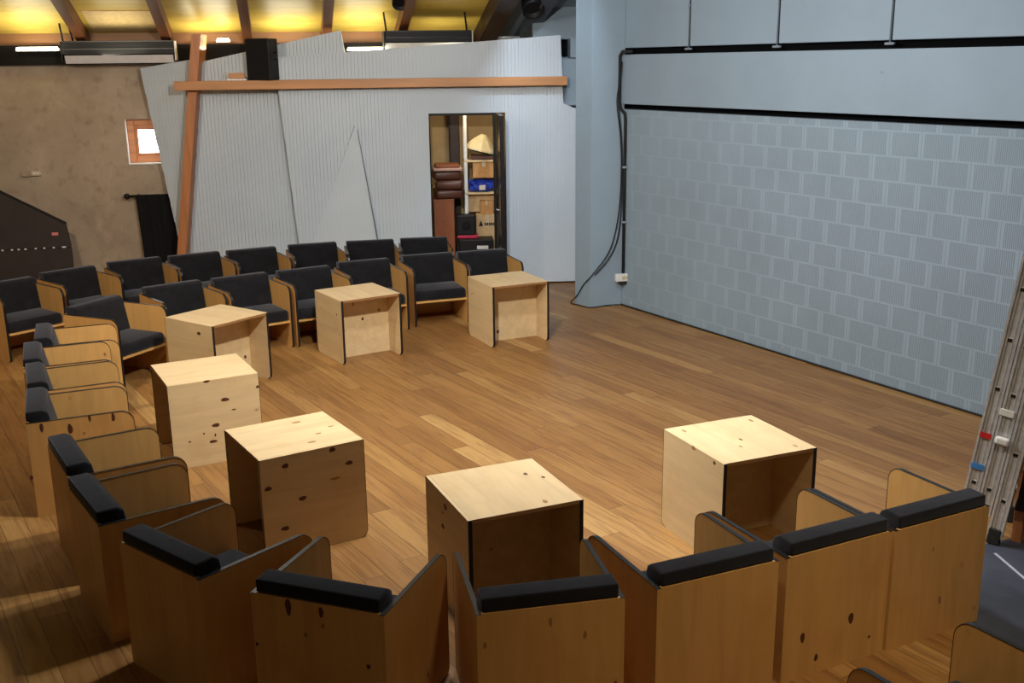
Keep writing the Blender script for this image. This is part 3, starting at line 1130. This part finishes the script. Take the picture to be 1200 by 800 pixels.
# long black overhead units
def long_unit(name, label, x0, x1, ytop, ybot, off, rods, depth=.24):
    a, b = back_pt(x0, ytop, off), back_pt(x1, ytop, off)
    zt = (a.z + b.z) / 2
    zb = (back_pt(x0, ybot, off).z + back_pt(x1, ybot, off).z) / 2
    ln = (b - a).dot(E1)
    h = zt - zb
    t = thing(name, label, 'heater', Vector((a.x, a.y, zb)), BROT, 'long black units under the roof')
    bm = bmesh.new()
    add_rbox(bm, 0, ln, 0, depth, h * .36, h, .012)
    hs = obj('housing', bm, M['black'], t)
    bm = bmesh.new()
    add_box(bm, .01, ln - .01, -.012, -.0005, h * .60, h * .66)
    add_box(bm, .01, ln - .01, -.008, -.0005, h * .94, h * .99)
    r_ = obj('front_rib', bm, M['edge_black'], t)
    bm = bmesh.new()
    add_prism(bm, [Vector((.02, .005, h * .355)), Vector((.02, depth - .01, h * .355)), Vector((.02, depth - .02, 0)), Vector((.02, .06, 0))], (ln - .04, 0, 0))
    o = obj('reflector', bm, M['reflector'], t)
    o['label'] = 'silver underside'
    for x in (-.014, ln + .001):
        bm = bmesh.new()
        add_rbox(bm, x, x + .013, .01, depth - .01, h * .1, h * .98, .004)
        obj('end_cap', bm, M['white'] if x > 0 else M['black'], t)
    if rods:
        for x in rods:
            bm = bmesh.new()
            add_tube(bm, [(ln * x, .06, h * .99), (ln * x - .03, .06, h + rods[x])], .011, 8)
            obj('hanger_rod', bm, M['black'], t)
    return t


long_unit('ceiling_heater', 'long black unit with silver underside hung on two rods above the rear wall', 71, 203, 47.5, 74, .42, {.01: .32, .10: .16, .97: .30})

# ------------------------------------------------------------------ white ribbed partition
TH0 = math.radians(4.0)
PP = Vector((.64, 12.97, 0))
PU = Vector((math.cos(TH0), math.sin(TH0), 0))
PN = Vector((math.sin(TH0), -math.cos(TH0), 0))


def part_pt(x, y, off=0.0):
    return on_plane(x, y, PP + PN * off, PN)


def clip(poly, a, b, c):
    """keep a*x+b*y<=c"""
    out = []
    n = len(poly)
    for i in range(n):
        p, q = poly[i], poly[(i + 1) % n]
        dp, dq = a * p[0] + b * p[1] - c, a * q[0] + b * q[1] - c
        if dp <= 0:
            out.append(p)
        if (dp < 0 < dq) or (dq < 0 < dp):
            t = dp / (dp - dq)
            out.append((p[0] + (q[0] - p[0]) * t, p[1] + (q[1] - p[1]) * t))
    return out


def ribbed(name, polys, u, parent=None, pitch=.0425, groove=.014, rib=.016, thick=.03, m=None):
    """ribbed sheet: backing plus raised vertical ribs, clipped to the outline"""
    bm = bmesh.new()
    u = Vector(u).normalized()
    for poly in polys:
        o = Vector(poly[0])
        e2 = (Vector(poly[2]) - o)
        e1 = (Vector(poly[1]) - o)
        n = e1.cross(e2).normalized()
        if n.dot(CAM - o) < 0:
            n = -n
        w = n.cross(u).normalized()
        if w.z < 0:
            w = -w
        base = o.dot(u)
        P2 = [((Vector(p) - o).dot(u) + base, (Vector(p) - o).dot(w)) for p in poly]
        to3 = lambda q: o + u * (q[0] - base) + w * q[1]
        add_prism(bm, [to3(q) for q in P2], -n * thick)
        lo = math.floor(min(q[0] for q in P2) / pitch)
        hi = math.ceil(max(q[0] for q in P2) / pitch)
        for i in range(lo, hi):
            c = clip(clip(P2, 1, 0, (i + 1) * pitch - groove), -1, 0, -i * pitch)
            if len(c) < 3:
                continue
            cl_ = []
            for q in c:
                if not cl_ or (abs(q[0] - cl_[-1][0]) + abs(q[1] - cl_[-1][1])) > 1e-5:
                    cl_.append(q)
            if len(cl_) > 2 and (abs(cl_[0][0] - cl_[-1][0]) + abs(cl_[0][1] - cl_[-1][1])) < 1e-5:
                cl_.pop()
            if len(cl_) < 3:
                continue
            add_prism(bm, [to3(q) + n * .0002 for q in cl_], n * rib)
    return obj(name, bm, m or M['sheet'], parent)


PT = lambda pts, off=0.0: [part_pt(x, y, off) for x, y in pts]


def floor_under(x, y, off=0.0):
    """partition point dropped to the floor"""
    p = part_pt(x, y, off)
    return Vector((p.x, p.y, .02))


def down(x0, y0, x1, y1, off=0.0):
    """continue the line through two photo points on the partition plane down to the floor"""
    a, b = part_pt(x0, y0, off), part_pt(x1, y1, off)
    t = (.02 - a.z) / (b.z - a.z)
    return a + (b - a) * t


dl_t, dl_b = part_pt(502, 133), floor_under(504, 200)
dl_b = Vector((dl_t.x, dl_t.y, .02))
dr_t = part_pt(592, 132)
dr_b = Vector((dr_t.x, dr_t.y, .02))
topl, topm = part_pt(502, 53.6), part_pt(592, 46.3)
topl.x, topl.y = dl_t.x, dl_t.y
topm.x, topm.y = dr_t.x, dr_t.y
dr_t.z = dl_t.z
main = ribbed('wall_front', [
    [part_pt(321, 68), topl, dl_t, dl_b, down(325, 107, 350, 283)],
    [topl, topm, dr_t, dl_t],
    [topm, part_pt(657, 41), part_pt(660, 121), dr_t],
    [dr_t, part_pt(660, 121), part_pt(676.5, 128), down(676.5, 128, 674, 320), dr_b],
], PU, pitch=.0425)
structure(main)
apex, tl = part_pt(416, 146, .009), down(415, 145, 368, 283, .009)
tr = down(418, 146, 443, 278, .09)
structure(ribbed('wall_facet', [[apex, tl, tr]], PU, rib=.002, groove=.004, thick=.008))
for nm, pts in (('trim_19', [(418.5, 152), (419.5, 152), (440, 268), (445, 290), (442.5, 290)]), ('trim_20', [(415.2, 147), (415.9, 147), (369, 284), (368, 284)])):  # dark strips laid on as the shade of the facet's cracks
    g_ = [part_pt(x, y, .0165) for x, y in pts]
    if nm == 'trim_19':
        g_ = [part_pt(x, y, .0165 + .105 * max(0, (y - 150) / 190)) for x, y in [(418.5, 152), (419.1, 152), (445, 290), (443.4, 290)]]
    bm = bmesh.new()
    add_prism(bm, g_, -PN * .004)
    structure(obj(nm, bm, M['grey_dark']))
structure(ribbed('wall_upper', [[part_pt(234, 73, -.20), part_pt(399, 35.5, -.20), part_pt(408, 80, -.20), down(408, 80, 380, 300, -.20), down(236, 105, 220, 300, -.20)]], PU))
# folded return at the left
Q = part_pt(222, 150, -.26)
SA = math.radians(-6)
SU = Vector((math.cos(SA), math.sin(SA), 0))
SN = Vector((math.sin(SA), -math.cos(SA), 0))
side_pt = lambda x, y: on_plane(x, y, Q, SN)
a, b = side_pt(164, 80), side_pt(205, 260)
t = (.02 - a.z) / (b.z - a.z)
lo = a + (b - a) * t
c0, c1 = side_pt(226, 69.5), side_pt(212.5, 285)
c1 = c0 + (c1 - c0) * ((.02 - c0.z) / (c1.z - c0.z))
if (c1 - lo).dot(SU) < .01:
    c1 = lo + SU * .01
structure(ribbed('wall_side', [[a, c0, c1, lo]], SU, rib=.008))
# storage room enclosure behind the doorway
# leaning post
pb, ptop = part_pt(212.5, 300, .03), part_pt(229.5, 40, .03)
dirp = (ptop - pb)
pb = pb - dirp * (pb.z / dirp.z)
bm = bmesh.new()
hwid = .052
sec = [PU * -hwid, PU * hwid, PU * hwid - PN * .36, PU * -hwid - PN * .36]
vsb = [bm.verts.new(s) for s in sec]
vst = [bm.verts.new(s + (ptop - pb)) for s in sec]
bm.faces.new(vsb)
bm.faces.new(vst[::-1])
for i in range(4):
    bm.faces.new((vsb[i], vsb[(i + 1) % 4], vst[(i + 1) % 4], vst[i]))
tag(obj('wooden_post', bm, M['post'], loc=pb), 'leaning orange-brown timber post at the left end of the white partition', 'post')
# horizontal beam
ba, bb = part_pt(203, 93, .16), part_pt(665, 91, .16)
zt = part_pt(420, 92.5, .16).z
zb = part_pt(420, 103.2, .16).z
ln = (bb - ba).dot(PU)
bm = bmesh.new()
add_rbox(bm, 0, ln, 0, .11, 0, zt - zb, .004)
bm2 = bm
tag(obj('wooden_beam', bm, M['beam'], loc=Vector((ba.x, ba.y, zb)), rotz=TH0), 'long horizontal timber beam across the white ribbed partition', 'beam')
# loudspeaker on the beam
p = part_pt(304, 92, .15)
sp = thing('loudspeaker', 'black loudspeaker standing on the left part of the timber beam', 'speaker', Vector((p.x, p.y, zt)), TH0 - .35)
hs = part_pt(304, 45, .15).z - zt
bm = bmesh.new()
add_rbox(bm, -.14, .16, -.03, .19, .0, hs, .012)
obj('cabinet', bm, M['black'], sp)
bm = bmesh.new()
add_rbox(bm, -.13, .15, -.037, -.0305, .015, hs - .015, .003)
gl = obj('grille', bm, M['blackmatt'], sp)
bm = bmesh.new()
add_tube(bm, [(.16, .09, hs * .66), (.20, .09, hs * .66), (.20, .09, hs * .5), (.16, .09, hs * .5)], .008, 8)
obj('handle', bm, M['black'], sp)
# small wooden clamp on the beam
p = part_pt(262, 91, .14)
cp = thing('wooden_bracket', 'small wooden bracket with a wire loop on the beam, left of the speaker', 'bracket', Vector((p.x, p.y, zt)), TH0)
bm = bmesh.new()
add_rbox(bm, .06, .24, -.005, .04, .02, .085, .004)
obj('block', bm, M['beam'], cp)
bm = bmesh.new()
add_tube(bm, [(.03 + .035 * math.cos(t), .01, .05 + .04 * math.sin(t)) for t in [2 * PI * i / 16 for i in range(17)]], .006, 6)
obj('wire_loop', bm, M['steel'], cp)
bm = bmesh.new()
add_rbox(bm, .04, .26, -.004, .05, 0.0, .019, .003)
obj('base_plate', bm, M['steel'], cp)

long_unit('ceiling_heater.001', 'long black unit with silver reflectors above the top edge of the white partition', 451, 553, 35.5, 58, .75, {.02: .28, .95: .28})

# ------------------------------------------------------------------ doorway: frame, open leaf
dw = (dr_t - dl_t).dot(PU)
dh = dl_t.z
DR = structure(thing('door_1', 'black metal door frame with its leaf swung open toward the room', 'door', dl_b - Vector((0, 0, .02)), TH0))
bm = bmesh.new()
x_r = (part_pt(578, 150) - dl_t).dot(PU)
add_rbox(bm, x_r, x_r + .035, -.02, .12, 0, dh - .001, .004)
add_rbox(bm, .0, .014, .02, .12, 0, dh - .001, .004)
add_rbox(bm, .0145, x_r - .0005, .0, .12, dh - .03, dh - .001, .004)
obj('door_frame', bm, M['black'], DR)
bm = bmesh.new()
add_rbox(bm, x_r + .040, x_r + .088, -.62, -.001, .03, dh - .01, .004)
lf = obj('door_leaf', bm, plain('dark_steel', (.02, .02, .022), .3, .5), DR)
bm = bmesh.new()
add_tube(bm, [(x_r + .039, -.54, 1.0), (x_r + .005, -.54, 1.0), (x_r + .005, -.44, 1.0)], .009, 8)
obj('door_handle', bm, M['steel'], lf)
bm = bmesh.new()
add_box(bm, 0, x_r, -.01, .12, 0, .02)
obj('threshold', bm, M['black'], DR)

# storage room contents
def store_pt(x, y, back):
    return part_pt(x, y, -back)


def store(x0, x1, y0, y1, back):
    """place and size of a thing standing `back` metres behind the partition"""
    a, b = store_pt(x0, y1, back), store_pt(x1, y0, back)
    return Vector((a.x, a.y, a.z)), (b - a).dot(PU), b.z - a.z


# side walls and ceiling of the store
bm = bmesh.new()
a = store_pt(470, 140, .06)
L_ = -3.3
add_box(bm, -.55, -.50, .07, 1.05, 0, 2.6)
add_box(bm, 1.15, 1.20, .07, 1.05, 0, 2.6)
add_box(bm, -.50, 1.15, .07, 1.05, 2.35, 2.40)
add_box(bm, -.50, 1.15, 1.00, 1.05, 0, 2.35)
structure(obj('wall_store', bm, M['storewall'], loc=Vector((dl_t.x, dl_t.y, 0)), rotz=TH0))
D0 = Vector((dl_t.x, dl_t.y, 0))


def sloc(x, y, z):
    return D0 + PU * x - PN * y + Vector((0, 0, z))


def sx_of(px, y):
    return (store_pt(px, 200, y) - D0).dot(PU)


def sz_of(py, y):
    return store_pt(545, py, y).z


# dark timber upright in the middle
t = thing('store_upright', 'dark brown timber upright in the middle of the storeroom', 'post', sloc(sx_of(533, .55), .85, 0), TH0)
bm = bmesh.new()
add_rbox(bm, -.045, .075, 0, .10, 0, 2.34, .006)
obj('timber', bm, M['rafter_dark'], t)
bm = bmesh.new()
add_box(bm, -.062, -.0455, .0, .10, 0, 2.34)
obj('edge_strip', bm, M['black'], t)
# brown cabinet with stacked seat pads
y_ = .32
x0, x1 = sx_of(507, y_), sx_of(536, y_)
z1 = sz_of(235, y_)
t = thing('storage_chest', 'brown laminate chest on the left inside the storeroom', 'chest', sloc(x0, y_, 0), TH0)
bm = bmesh.new()
add_rbox(bm, 0, x1 - x0 - .05, 0, .5, .0, z1, .008)
obj('chest_body', bm, M['browncase'], t)
bm = bmesh.new()
add_rbox(bm, -.004, x1 - x0 - .046, -.006, .5, z1 + .0005, z1 + .02, .004)
obj('chest_lid', bm, M['browncase'], t)
zz = z1 + .021
for i in range(3):
    bm = bmesh.new()
    add_rbox(bm, 0, .34, 0, .42, 0, .115, .035, 3)
    o = obj('seat_pad', bm, M['leather'], None, True, loc=sloc(x0 + .04 - .012 * i, y_ - .02 + .01 * i, zz), rotz=TH0 + (.12, -.06, .1)[i])
    tag(o, ('bottom', 'middle', 'top')[i] + ' dark brown vinyl pad of the stack in the storeroom', 'cushion', 'vinyl pads stacked on the chest')
    zz += .116
t = thing('folded_sheet', 'folded pinkish white sheet lying on top of the brown pads', 'sheet', sloc(x0 + .01, y_ - .02, zz), TH0 + .05)
bm = bmesh.new()
add_rbox(bm, 0, .36, 0, .40, 0, .035, .012, 2)
obj('sheet_fold', bm, plain('pinkish_cloth', srgb(196, 160, 150), .8), t, True)
bm = bmesh.new()
add_rbox(bm, .03, .33, .02, .38, .0355, .075, .012, 2)
obj('upper_fold', bm, M['browncase'], t, True)
# shelf on the right with boxes
y_ = .50
xa, xb = sx_of(546, y_), sx_of(582, y_)
t = thing('storage_shelf', 'white shelf rack at the right of the storeroom, filled with boxes', 'shelf', sloc(xa, y_, 0), TH0)
zs = [.30, sz_of(226, y_), sz_of(188, y_)]
bm = bmesh.new()
add_rbox(bm, -.02, .02, 0, .04, 0, 2.2, .004)
obj('upright', bm, M['white'], t)
bm = bmesh.new()
add_rbox(bm, -.02, .02, .36, .40, 0, 2.2, .004)
obj('upright', bm, M['white'], t)
for z in zs:
    bm = bmesh.new()
    add_box(bm, -.02, xb - xa + .10, 0, .40, z - .02, z)
    obj('shelf_board', bm, M['paper'], t)


def carton(label, px0, px1, py0, z0, y, m, dep=.3, flap=True):
    x0, x1 = sx_of(px0, y), sx_of(px1, y)
    z1 = sz_of(py0, y)
    t = thing('cardboard_box', label, 'box', sloc(x0, y, z0), TH0, 'cardboard boxes in the storeroom')
    bm = bmesh.new()
    add_rbox(bm, 0, x1 - x0, 0, dep, 0, z1 - z0, .005)
    obj('carton', bm, m, t)
    if flap:
        bm = bmesh.new()
        add_box(bm, (x1 - x0) * .42, (x1 - x0) * .58, -.0012, dep, z1 - z0 + .0002, z1 - z0 + .0014)
        add_box(bm, (x1 - x0) * .42, (x1 - x0) * .58, -.0012, -.0002, (z1 - z0) * .7, z1 - z0)
        obj('tape', bm, M['cream'], t)
    return t, x1 - x0, z1 - z0


t, w_, h_ = carton('pale printed cardboard box with a black triangle mark, low in the storeroom', 557, 583, 252, .30, .44, M['cardboard2'])
bm = bmesh.new()
add_prism(bm, [Vector((.03, -.0005, h_ * .72)), Vector((.085, -.0005, h_ * .72)), Vector((.0575, -.0005, h_ * .86))], (0, -.0015, 0))
for i in range(5):
    add_box(bm, .105 + i * .027, .125 + i * .027, -.002, -.0005, h_ * .73, h_ * .80)
obj('printed_mark', bm, M['black'], t)
ztop = .30 + h_
carton('small orange-brown carton on top of the printed box in the storeroom', 562, 577, 236, ztop + .001, .46, M['cardboard'], .15)
carton('tan cardboard box on the upper storeroom shelf, above the blue bag', 554, 580, 190, sz_of(211, .5) + .02, .53, M['cardboard'], .28)
t, w_, h_ = carton('wide pale carton on the middle storeroom shelf under the blue bag', 547, 581, 228, sz_of(252, .44) + .012, .62, M['cardboard2'], .2, False)
# blue bag
z = sz_of(226, .5) + .001
t = thing('plastic_bag', 'crumpled blue plastic bag on the storeroom shelf', 'bag', sloc(sx_of(549, .52), .52, z), TH0)
bm = bmesh.new()
bmesh.ops.create_icosphere(bm, subdivisions=3, radius=1)
rg = random.Random(3)
for v in bm.verts:
    kf = 1 + .22 * math.sin(v.co.x * 7 + v.co.z * 5) * math.cos(v.co.y * 6) + rg.uniform(-.06, .06)
    v.co = Vector((v.co.x * .17 * kf + .17, v.co.y * .11 * kf + .12, min(.158, max(0, v.co.z * .085 * kf + .075))))
obj('bag_body', bm, M['bluebag'], t, False)
bm = bmesh.new()
add_tube(bm, [(.05, .08, .10), (.02, .06, .13), (.0, .05, .152)], [.03, .02, .028], 8)
obj('bag_ear', bm, M['bluebag'], t)
bm = bmesh.new()
add_rbox(bm, .13, .21, -.012, .0, .03, .09, .004)
obj('bag_print', bm, M['white'], t)
# black portable speaker / case on the floor of the store
t = thing('equipment_case', 'small black equipment case with a magenta strip on the storeroom floor', 'case', sloc(sx_of(534, .28), .28, sz_of(279, .28)), TH0)
h_ = sz_of(252, .28) - sz_of(279, .28)
w_ = sx_of(556, .28) - sx_of(534, .28)
bm = bmesh.new()
add_rbox(bm, 0, w_, 0, .15, .035, h_, .015, 3)
obj('case_body', bm, M['black'], t)
bm = bmesh.new()
add_rbox(bm, .0, w_ + .03, -.006, .16, .0, .034, .006)
o = obj('base_strip', bm, M['magenta'], t)
o['label'] = 'magenta base strip'
bm = bmesh.new()
add_lathe(bm, [(.055, 0), (.055, .008), (.045, .012), (.02, .008)], 20, Matrix.Translation((w_ * .5, -.0005, h_ * .55)) @ Matrix.Rotation(PI / 2, 4, 'X'))
obj('dial', bm, M['blackmatt'], t)
# low black trunk carrying it
zc = sz_of(279, .28)
t = thing('black_trunk', 'low black trunk across the storeroom doorway', 'trunk', sloc(sx_of(536, .2), .14, 0), TH0)
bm = bmesh.new()
add_rbox(bm, 0, sx_of(577, .2) - sx_of(536, .2), 0, .29, 0, zc - .001, .01)
obj('trunk_body', bm, M['black'], t)
bm = bmesh.new()
add_rbox(bm, .22, .36, -.006, .06, zc * .78, zc * .86, .004)
obj('latch_plate', bm, M['white'], t)
# big paper lampshade on the shelf top
z = sz_of(190, .5) + .02
t = thing('paper_lampshade', 'creased cream paper lampshade leaning on top of the storeroom shelf', 'lampshade', sloc(sx_of(563, .6), .64, sz_of(183, .6) + .055), TH0)
bm = bmesh.new()
mt = Matrix.Rotation(.25, 4, 'Y')
rings = []
for (r, z_) in ((.20, 0), (.195, .03), (.13, .12), (.04, .21), (.03, .215)):
    rings.append([bm.verts.new(mt @ Vector((r * math.cos(q) * (1 + .05 * (j % 2)), r * .8 * math.sin(q) * (1 + .05 * (j % 2)), z_))) for j, q in enumerate([2 * PI * j / 20 for j in range(20)])])
for a, b in zip(rings, rings[1:]):
    for j in range(20):
        bm.faces.new((a[j], a[(j + 1) % 20], b[(j + 1) % 20], b[j]))
bm.faces.new(rings[-1])
bm.faces.new(rings[0][::-1])
obj('shade', bm, M['paper'], t)
bm = bmesh.new()
add_tube(bm, [mt @ Vector((.205 * math.cos(q), .165 * math.sin(q), 0)) for q in [2 * PI * j / 24 for j in range(25)]], .008, 6)
obj('rim_wire', bm, M['black'], t)
carton('dark carton under the paper lampshade on the storeroom shelf', 553, 580, 183, sz_of(188, .5) + .001, .52, M['leather'], .3, False)

# ------------------------------------------------------------------ spotlights under the roof
def spotlight(label, px, py, off, s=1.0):
    p = back_pt(px, py, off)
    t = thing('stage_spotlight', label, 'spotlight', p, BROT, 'black spotlights hung under the roof')
    bm = bmesh.new()
    mt = Matrix.Rotation(-.9, 4, 'X') @ Matrix.Rotation(PI, 4, 'X')
    add_lathe(bm, [(.05 * s, -.16 * s), (.085 * s, -.15 * s), (.095 * s, -.02 * s), (.11 * s, .10 * s), (.115 * s, .16 * s), (.10 * s, .16 * s), (.09 * s, .11 * s)], 20, Matrix.Rotation(2.35, 4, 'X'))
    obj('lamp_can', bm, M['black'], t)
    bm = bmesh.new()
    add_tube(bm, [(-.125 * s, 0, 0), (-.125 * s, 0, .17 * s), (-.06 * s, 0, .22 * s), (.06 * s, 0, .22 * s), (.125 * s, 0, .17 * s), (.125 * s, 0, 0)], .012 * s, 8)
    obj('yoke', bm, M['black'], t)
    bm = bmesh.new()
    add_tube(bm, [(0, 0, .22 * s), (0, 0, .60 * s)], .015 * s, 8)
    obj('hanger_stem', bm, M['black'], t)
    bm = bmesh.new()
    for sx in (-1, 1):
        add_lathe(bm, [(.022 * s, 0), (.022 * s, .02 * s)], 12, Matrix.Translation((sx * .128 * s, 0, 0)) @ Matrix.Rotation(PI / 2 * sx, 4, 'Y'))
    obj('tilt_knob', bm, M['rubber'], t)
    return t


spotlight('black spotlight at the top, before the grey roof slope left of the pillar', 622, -1, 1.2, 1.15)
spotlight('black spotlight at the top edge, in front of the yellow ceiling', 468, -5, 1.2, .85)

# grey masonry seen in the slot between the partition and the pillar
def slot(name, px0, px1, py0, py1, off, depth, m, floor_=False):
    a, b = part_pt(px0, py1, -off), part_pt(px1, py0, -off)
    bm = bmesh.new()
    add_box(bm, 0, (b - a).dot(PU), 0, depth, -a.z if floor_ else 0, b.z - a.z)
    return structure(obj(name, bm, m, loc=a, rotz=TH0))


slot('trim_14', 630, 720, 68, 124, .10, .30, M['grey'])
slot('trim_15', 668.5, 720, 44, 67.5, .12, .28, M['grey'])
slot('trim_16', 625, 730, -60, 131, .42, .10, M['grey'], True)
slot('trim_17', 640, 668, 46, 66.5, .40, .015, M['gap'])  # black plate standing in for the shade in an opening
slot('trim_18', 676, 690, -60, 36, .06, .05, M['gap'])  # black strip standing in for the shaded gap beside the pillar

# ------------------------------------------------------------------ ladder
lp = on_floor(1162.5, 638)
ld = thing('aluminium_ladder', 'three-section aluminium extension ladder standing at the right edge', 'ladder', lp)
rung = Vector((.62, .785, 0)).normalized()
side = Vector((.785, -.62, 0))                       # across the stile face, to the right
up_l = (Vector((0, 0, 1)) + side * .125).normalized()
acr = (side - up_l * side.dot(up_l)).normalized()
SWD, STK = .080, .086
LW = .38
REV = Matrix(((acr.x, rung.x, up_l.x, 0), (acr.y, rung.y, up_l.y, 0), (acr.z, rung.z, up_l.z, 0), (0, 0, 0, 1)))


def lm(bm):
    for v in bm.verts:
        v.co = REV @ v.co


Z0 = {0: .20, 1: .16, 2: .055}
LEN = 3.1
RS = .283
for s_i in range(3):
    xo = (s_i - 2) * STK
    for far_ in (0, 1):
        yo = far_ * LW
        bm = bmesh.new()
        x0, x1 = xo - SWD / 2, xo + SWD / 2
        z0, z1 = Z0[s_i], Z0[s_i] + LEN
        add_box(bm, x0, x1, yo, yo + .003, z0, z1)
        sgn = 1 if not far_ else -1
        for xx in (x0, x1 - .012):
            add_box(bm, xx, xx + .012, yo - .010, yo + .022, z0, z1)
        for xx in (x0 + .022, x1 - .028):
            add_box(bm, xx, xx + .005, yo - .005, yo, z0, z1)
        lm(bm)
        obj('stile', bm, M['steel'], ld)
    offz = (.33, .315, .275)[s_i]
    for r_i in range(9):
        z = offz + r_i * RS
        bm = bmesh.new()
        add_rbox(bm, xo - .016, xo + .016, -.004, LW + .006, z - .013, z + .013, .004)
        lm(bm)
        rg_ = obj('rung', bm, M['steel'], ld)
        bm = bmesh.new()
        add_rbox(bm, xo - .0125, xo + .0125, -.0062, -.0042, z - .0095, z + .0095, .001)
        lm(bm)
        h_ = obj('rung_hole', bm, M['hole'], rg_)
for far_ in (0, 1):
    bm = bmesh.new()
    add_rbox(bm, -.034, .034, far_ * LW - .015, far_ * LW + .03, -.0, .095, .006)
    lm(bm)
    bmesh.ops.translate(bm, verts=bm.verts, vec=(0, 0, .006))
    obj('rubber_foot', bm, M['rubber'], ld)
for nm, m_, s_i, z, w_ in (('sticker', 'red', 0, .62, .06), ('sticker', 'blue', 0, .43, .07)):
    bm = bmesh.new()
    xo = (s_i - 2) * STK
    add_box(bm, xo - w_ / 2, xo + w_ / 2, -.0135, -.0105, z - .016, z + .016)
    lm(bm)
    o = obj(nm, bm, M[m_], ld)
    o['label'] = m_ + ' sticker'
bm = bmesh.new()
xo = -STK
add_rbox(bm, xo - .03, xo + .045, -.045, -.011, .60, .645, .012, 2)
add_rbox(bm, xo - .045, xo + .03, -.016, -.011, .76, .80, .003, 2)
lm(bm)
o = obj('latch', bm, M['white'], ld)
o['label'] = 'white plastic latch'

# covered wooden stool behind the ladder
p = on_floor(1184, 634)
st = thing('covered_stool', 'wooden stool covered with black cloth, behind the ladder at the right edge', 'stool', p, math.radians(-42))
for dx, dy in ((0, 0), (.42, 0), (0, .40), (.42, .40)):
    bm = bmesh.new()
    add_rbox(bm, dx, dx + .055, dy, dy + .055, 0, .43, .005)
    obj('leg', bm, M['post'], st)
bm = bmesh.new()
add_rbox(bm, .056, .419, .015, .04, .10, .14, .004)
add_rbox(bm, .015, .04, .056, .399, .10, .14, .004)
obj('stretcher', bm, M['post'], st)
bm = bmesh.new()
add_rbox(bm, -.01, .485, -.01, .465, .431, .46, .006)
obj('seat', bm, M['post'], st)
bm = bmesh.new()
n_ = 20
rows = []
for zi, (z, ex) in enumerate(((.205, .03), (.30, .024), (.40, .018), (.47, .012), (.50, .0), (.62, -.03), (.84, -.05), (.90, -.09))):
    ring = []
    for j in range(n_ * 2):
        q = 2 * PI * j / (n_ * 2)
        cx, cy = math.cos(q), math.sin(q)
        m_ = max(abs(cx), abs(cy))
        rr = (.26 + ex) / m_ * (.96 if m_ < .8 else 1)
        wob = .010 * math.sin(j * 2.1 + zi) * (1 if zi < 4 else .7)
        ring.append(bm.verts.new((.30 + cx * (rr + wob), .2275 + cy * (rr + wob), z + .012 * math.sin(j * .8))))
    rows.append(ring)
for a, b in zip(rows, rows[1:]):
    for j in range(n_ * 2):
        bm.faces.new((a[j], a[(j + 1) % (n_ * 2)], b[(j + 1) % (n_ * 2)], b[j]))
bm.faces.new(rows[-1])
o = obj('cloth_cover', bm, M['curtain'], st, True)
o['label'] = 'black draped cloth'

# ------------------------------------------------------------------ light
def area(name, loc, target, size, power, color=(1, 1, 1), shape='DISK', size_y=None, spread=PI):
    l = bpy.data.lights.new(name, 'AREA')
    l.shape = shape
    l.size = size
    if size_y:
        l.size_y = size_y
    l.energy = power
    l.color = color
    l.spread = spread
    o = bpy.data.objects.new(name, l)
    o.location = loc
    d = Vector(target) - Vector(loc)
    o.rotation_euler = d.to_track_quat('-Z', 'Y').to_euler()
    COL.objects.link(o)
    return o


area('key_floodlight', (-.6, 5.8, 3.4), (-.4, 9.6, .5), .18, 165, (1.0, .95, .85))
area('table_side_fill', (-.45, 6.7, 3.3), (1.35, 5.6, .35), .30, 6, (.90, .95, 1.0), spread=math.radians(50))  # unseen light added to brighten the right-hand table's left face
area('floor_floodlight', (.2, 6.8, 4.8), (1.6, 7.2, .0), .6, 120, (.98, .98, 1.0))
area('wall_floodlight', (-2.2, 9.2, 4.6), (2.4, 9.4, 1.6), 1.2, 150, (.84, .92, 1.0))
area('partition_fill', (.5, 10.5, 4.2), (-1.2, 12.95, 1.2), .35, 125, (.78, .89, 1.0), spread=math.radians(84))  # unseen light added to brighten the partition and rake its ribs
area('rear_wall_warm_fill', (-4.0, 6.9, 3.6), (-4.6, 10.5, 1.0), .4, 85, (1.0, .84, .64))  # unseen warm light added to lift the rear wall
area('front_chair_fill', (1.4, 2.5, 5.0), (1.75, 3.9, .3), .5, 15, (1.0, .82, .56), spread=math.radians(60))  # unseen light added to brighten the chairs at the right front
area('store_fill', tuple(sloc(.45, .25, 2.25)), tuple(sloc(.45, .6, .8)), .25, 4, (1.0, .86, .62))  # unseen light added so the storeroom interior shows
for x0, x1, y, pw in ((10, 58, 57, 6), (118, 160, 50, 3), (225, 262, 47, 6), (330, 350, 47, 5), (408, 448, 52, 6), (505, 540, 50, 5)):  # upward fills near the battens; the second is added to lift its bay
    o_ = .40 if 200 < x0 < 400 else .58
    a, b = back_pt(x0, y, o_), back_pt(x1, y, o_)
    c = (a + b) / 2
    c.z = 2.86 if o_ < .5 else 2.80
    area('roof_fill', c, c + Vector((0, -.05, 1)), .5, pw, (1.0, .93, .68), 'RECTANGLE', .3)
p = BP + E1 * (wu0 + wu1) / 2 - BN * -.02 + Vector((0, 0, (wz0 + wz1) / 2))
w = bpy.data.worlds.new('world')
scene.world = w
w.use_nodes = True
bg = w.node_tree.nodes['Background']
bg.inputs[0].default_value = (1.0, .74, .46, 1)
bg.inputs[1].default_value = .065

vs = scene.view_settings
vs.view_transform = 'Standard'
vs.look = 'None'
vs.exposure = 0
vs.gamma = 1
vs.use_curve_mapping = False
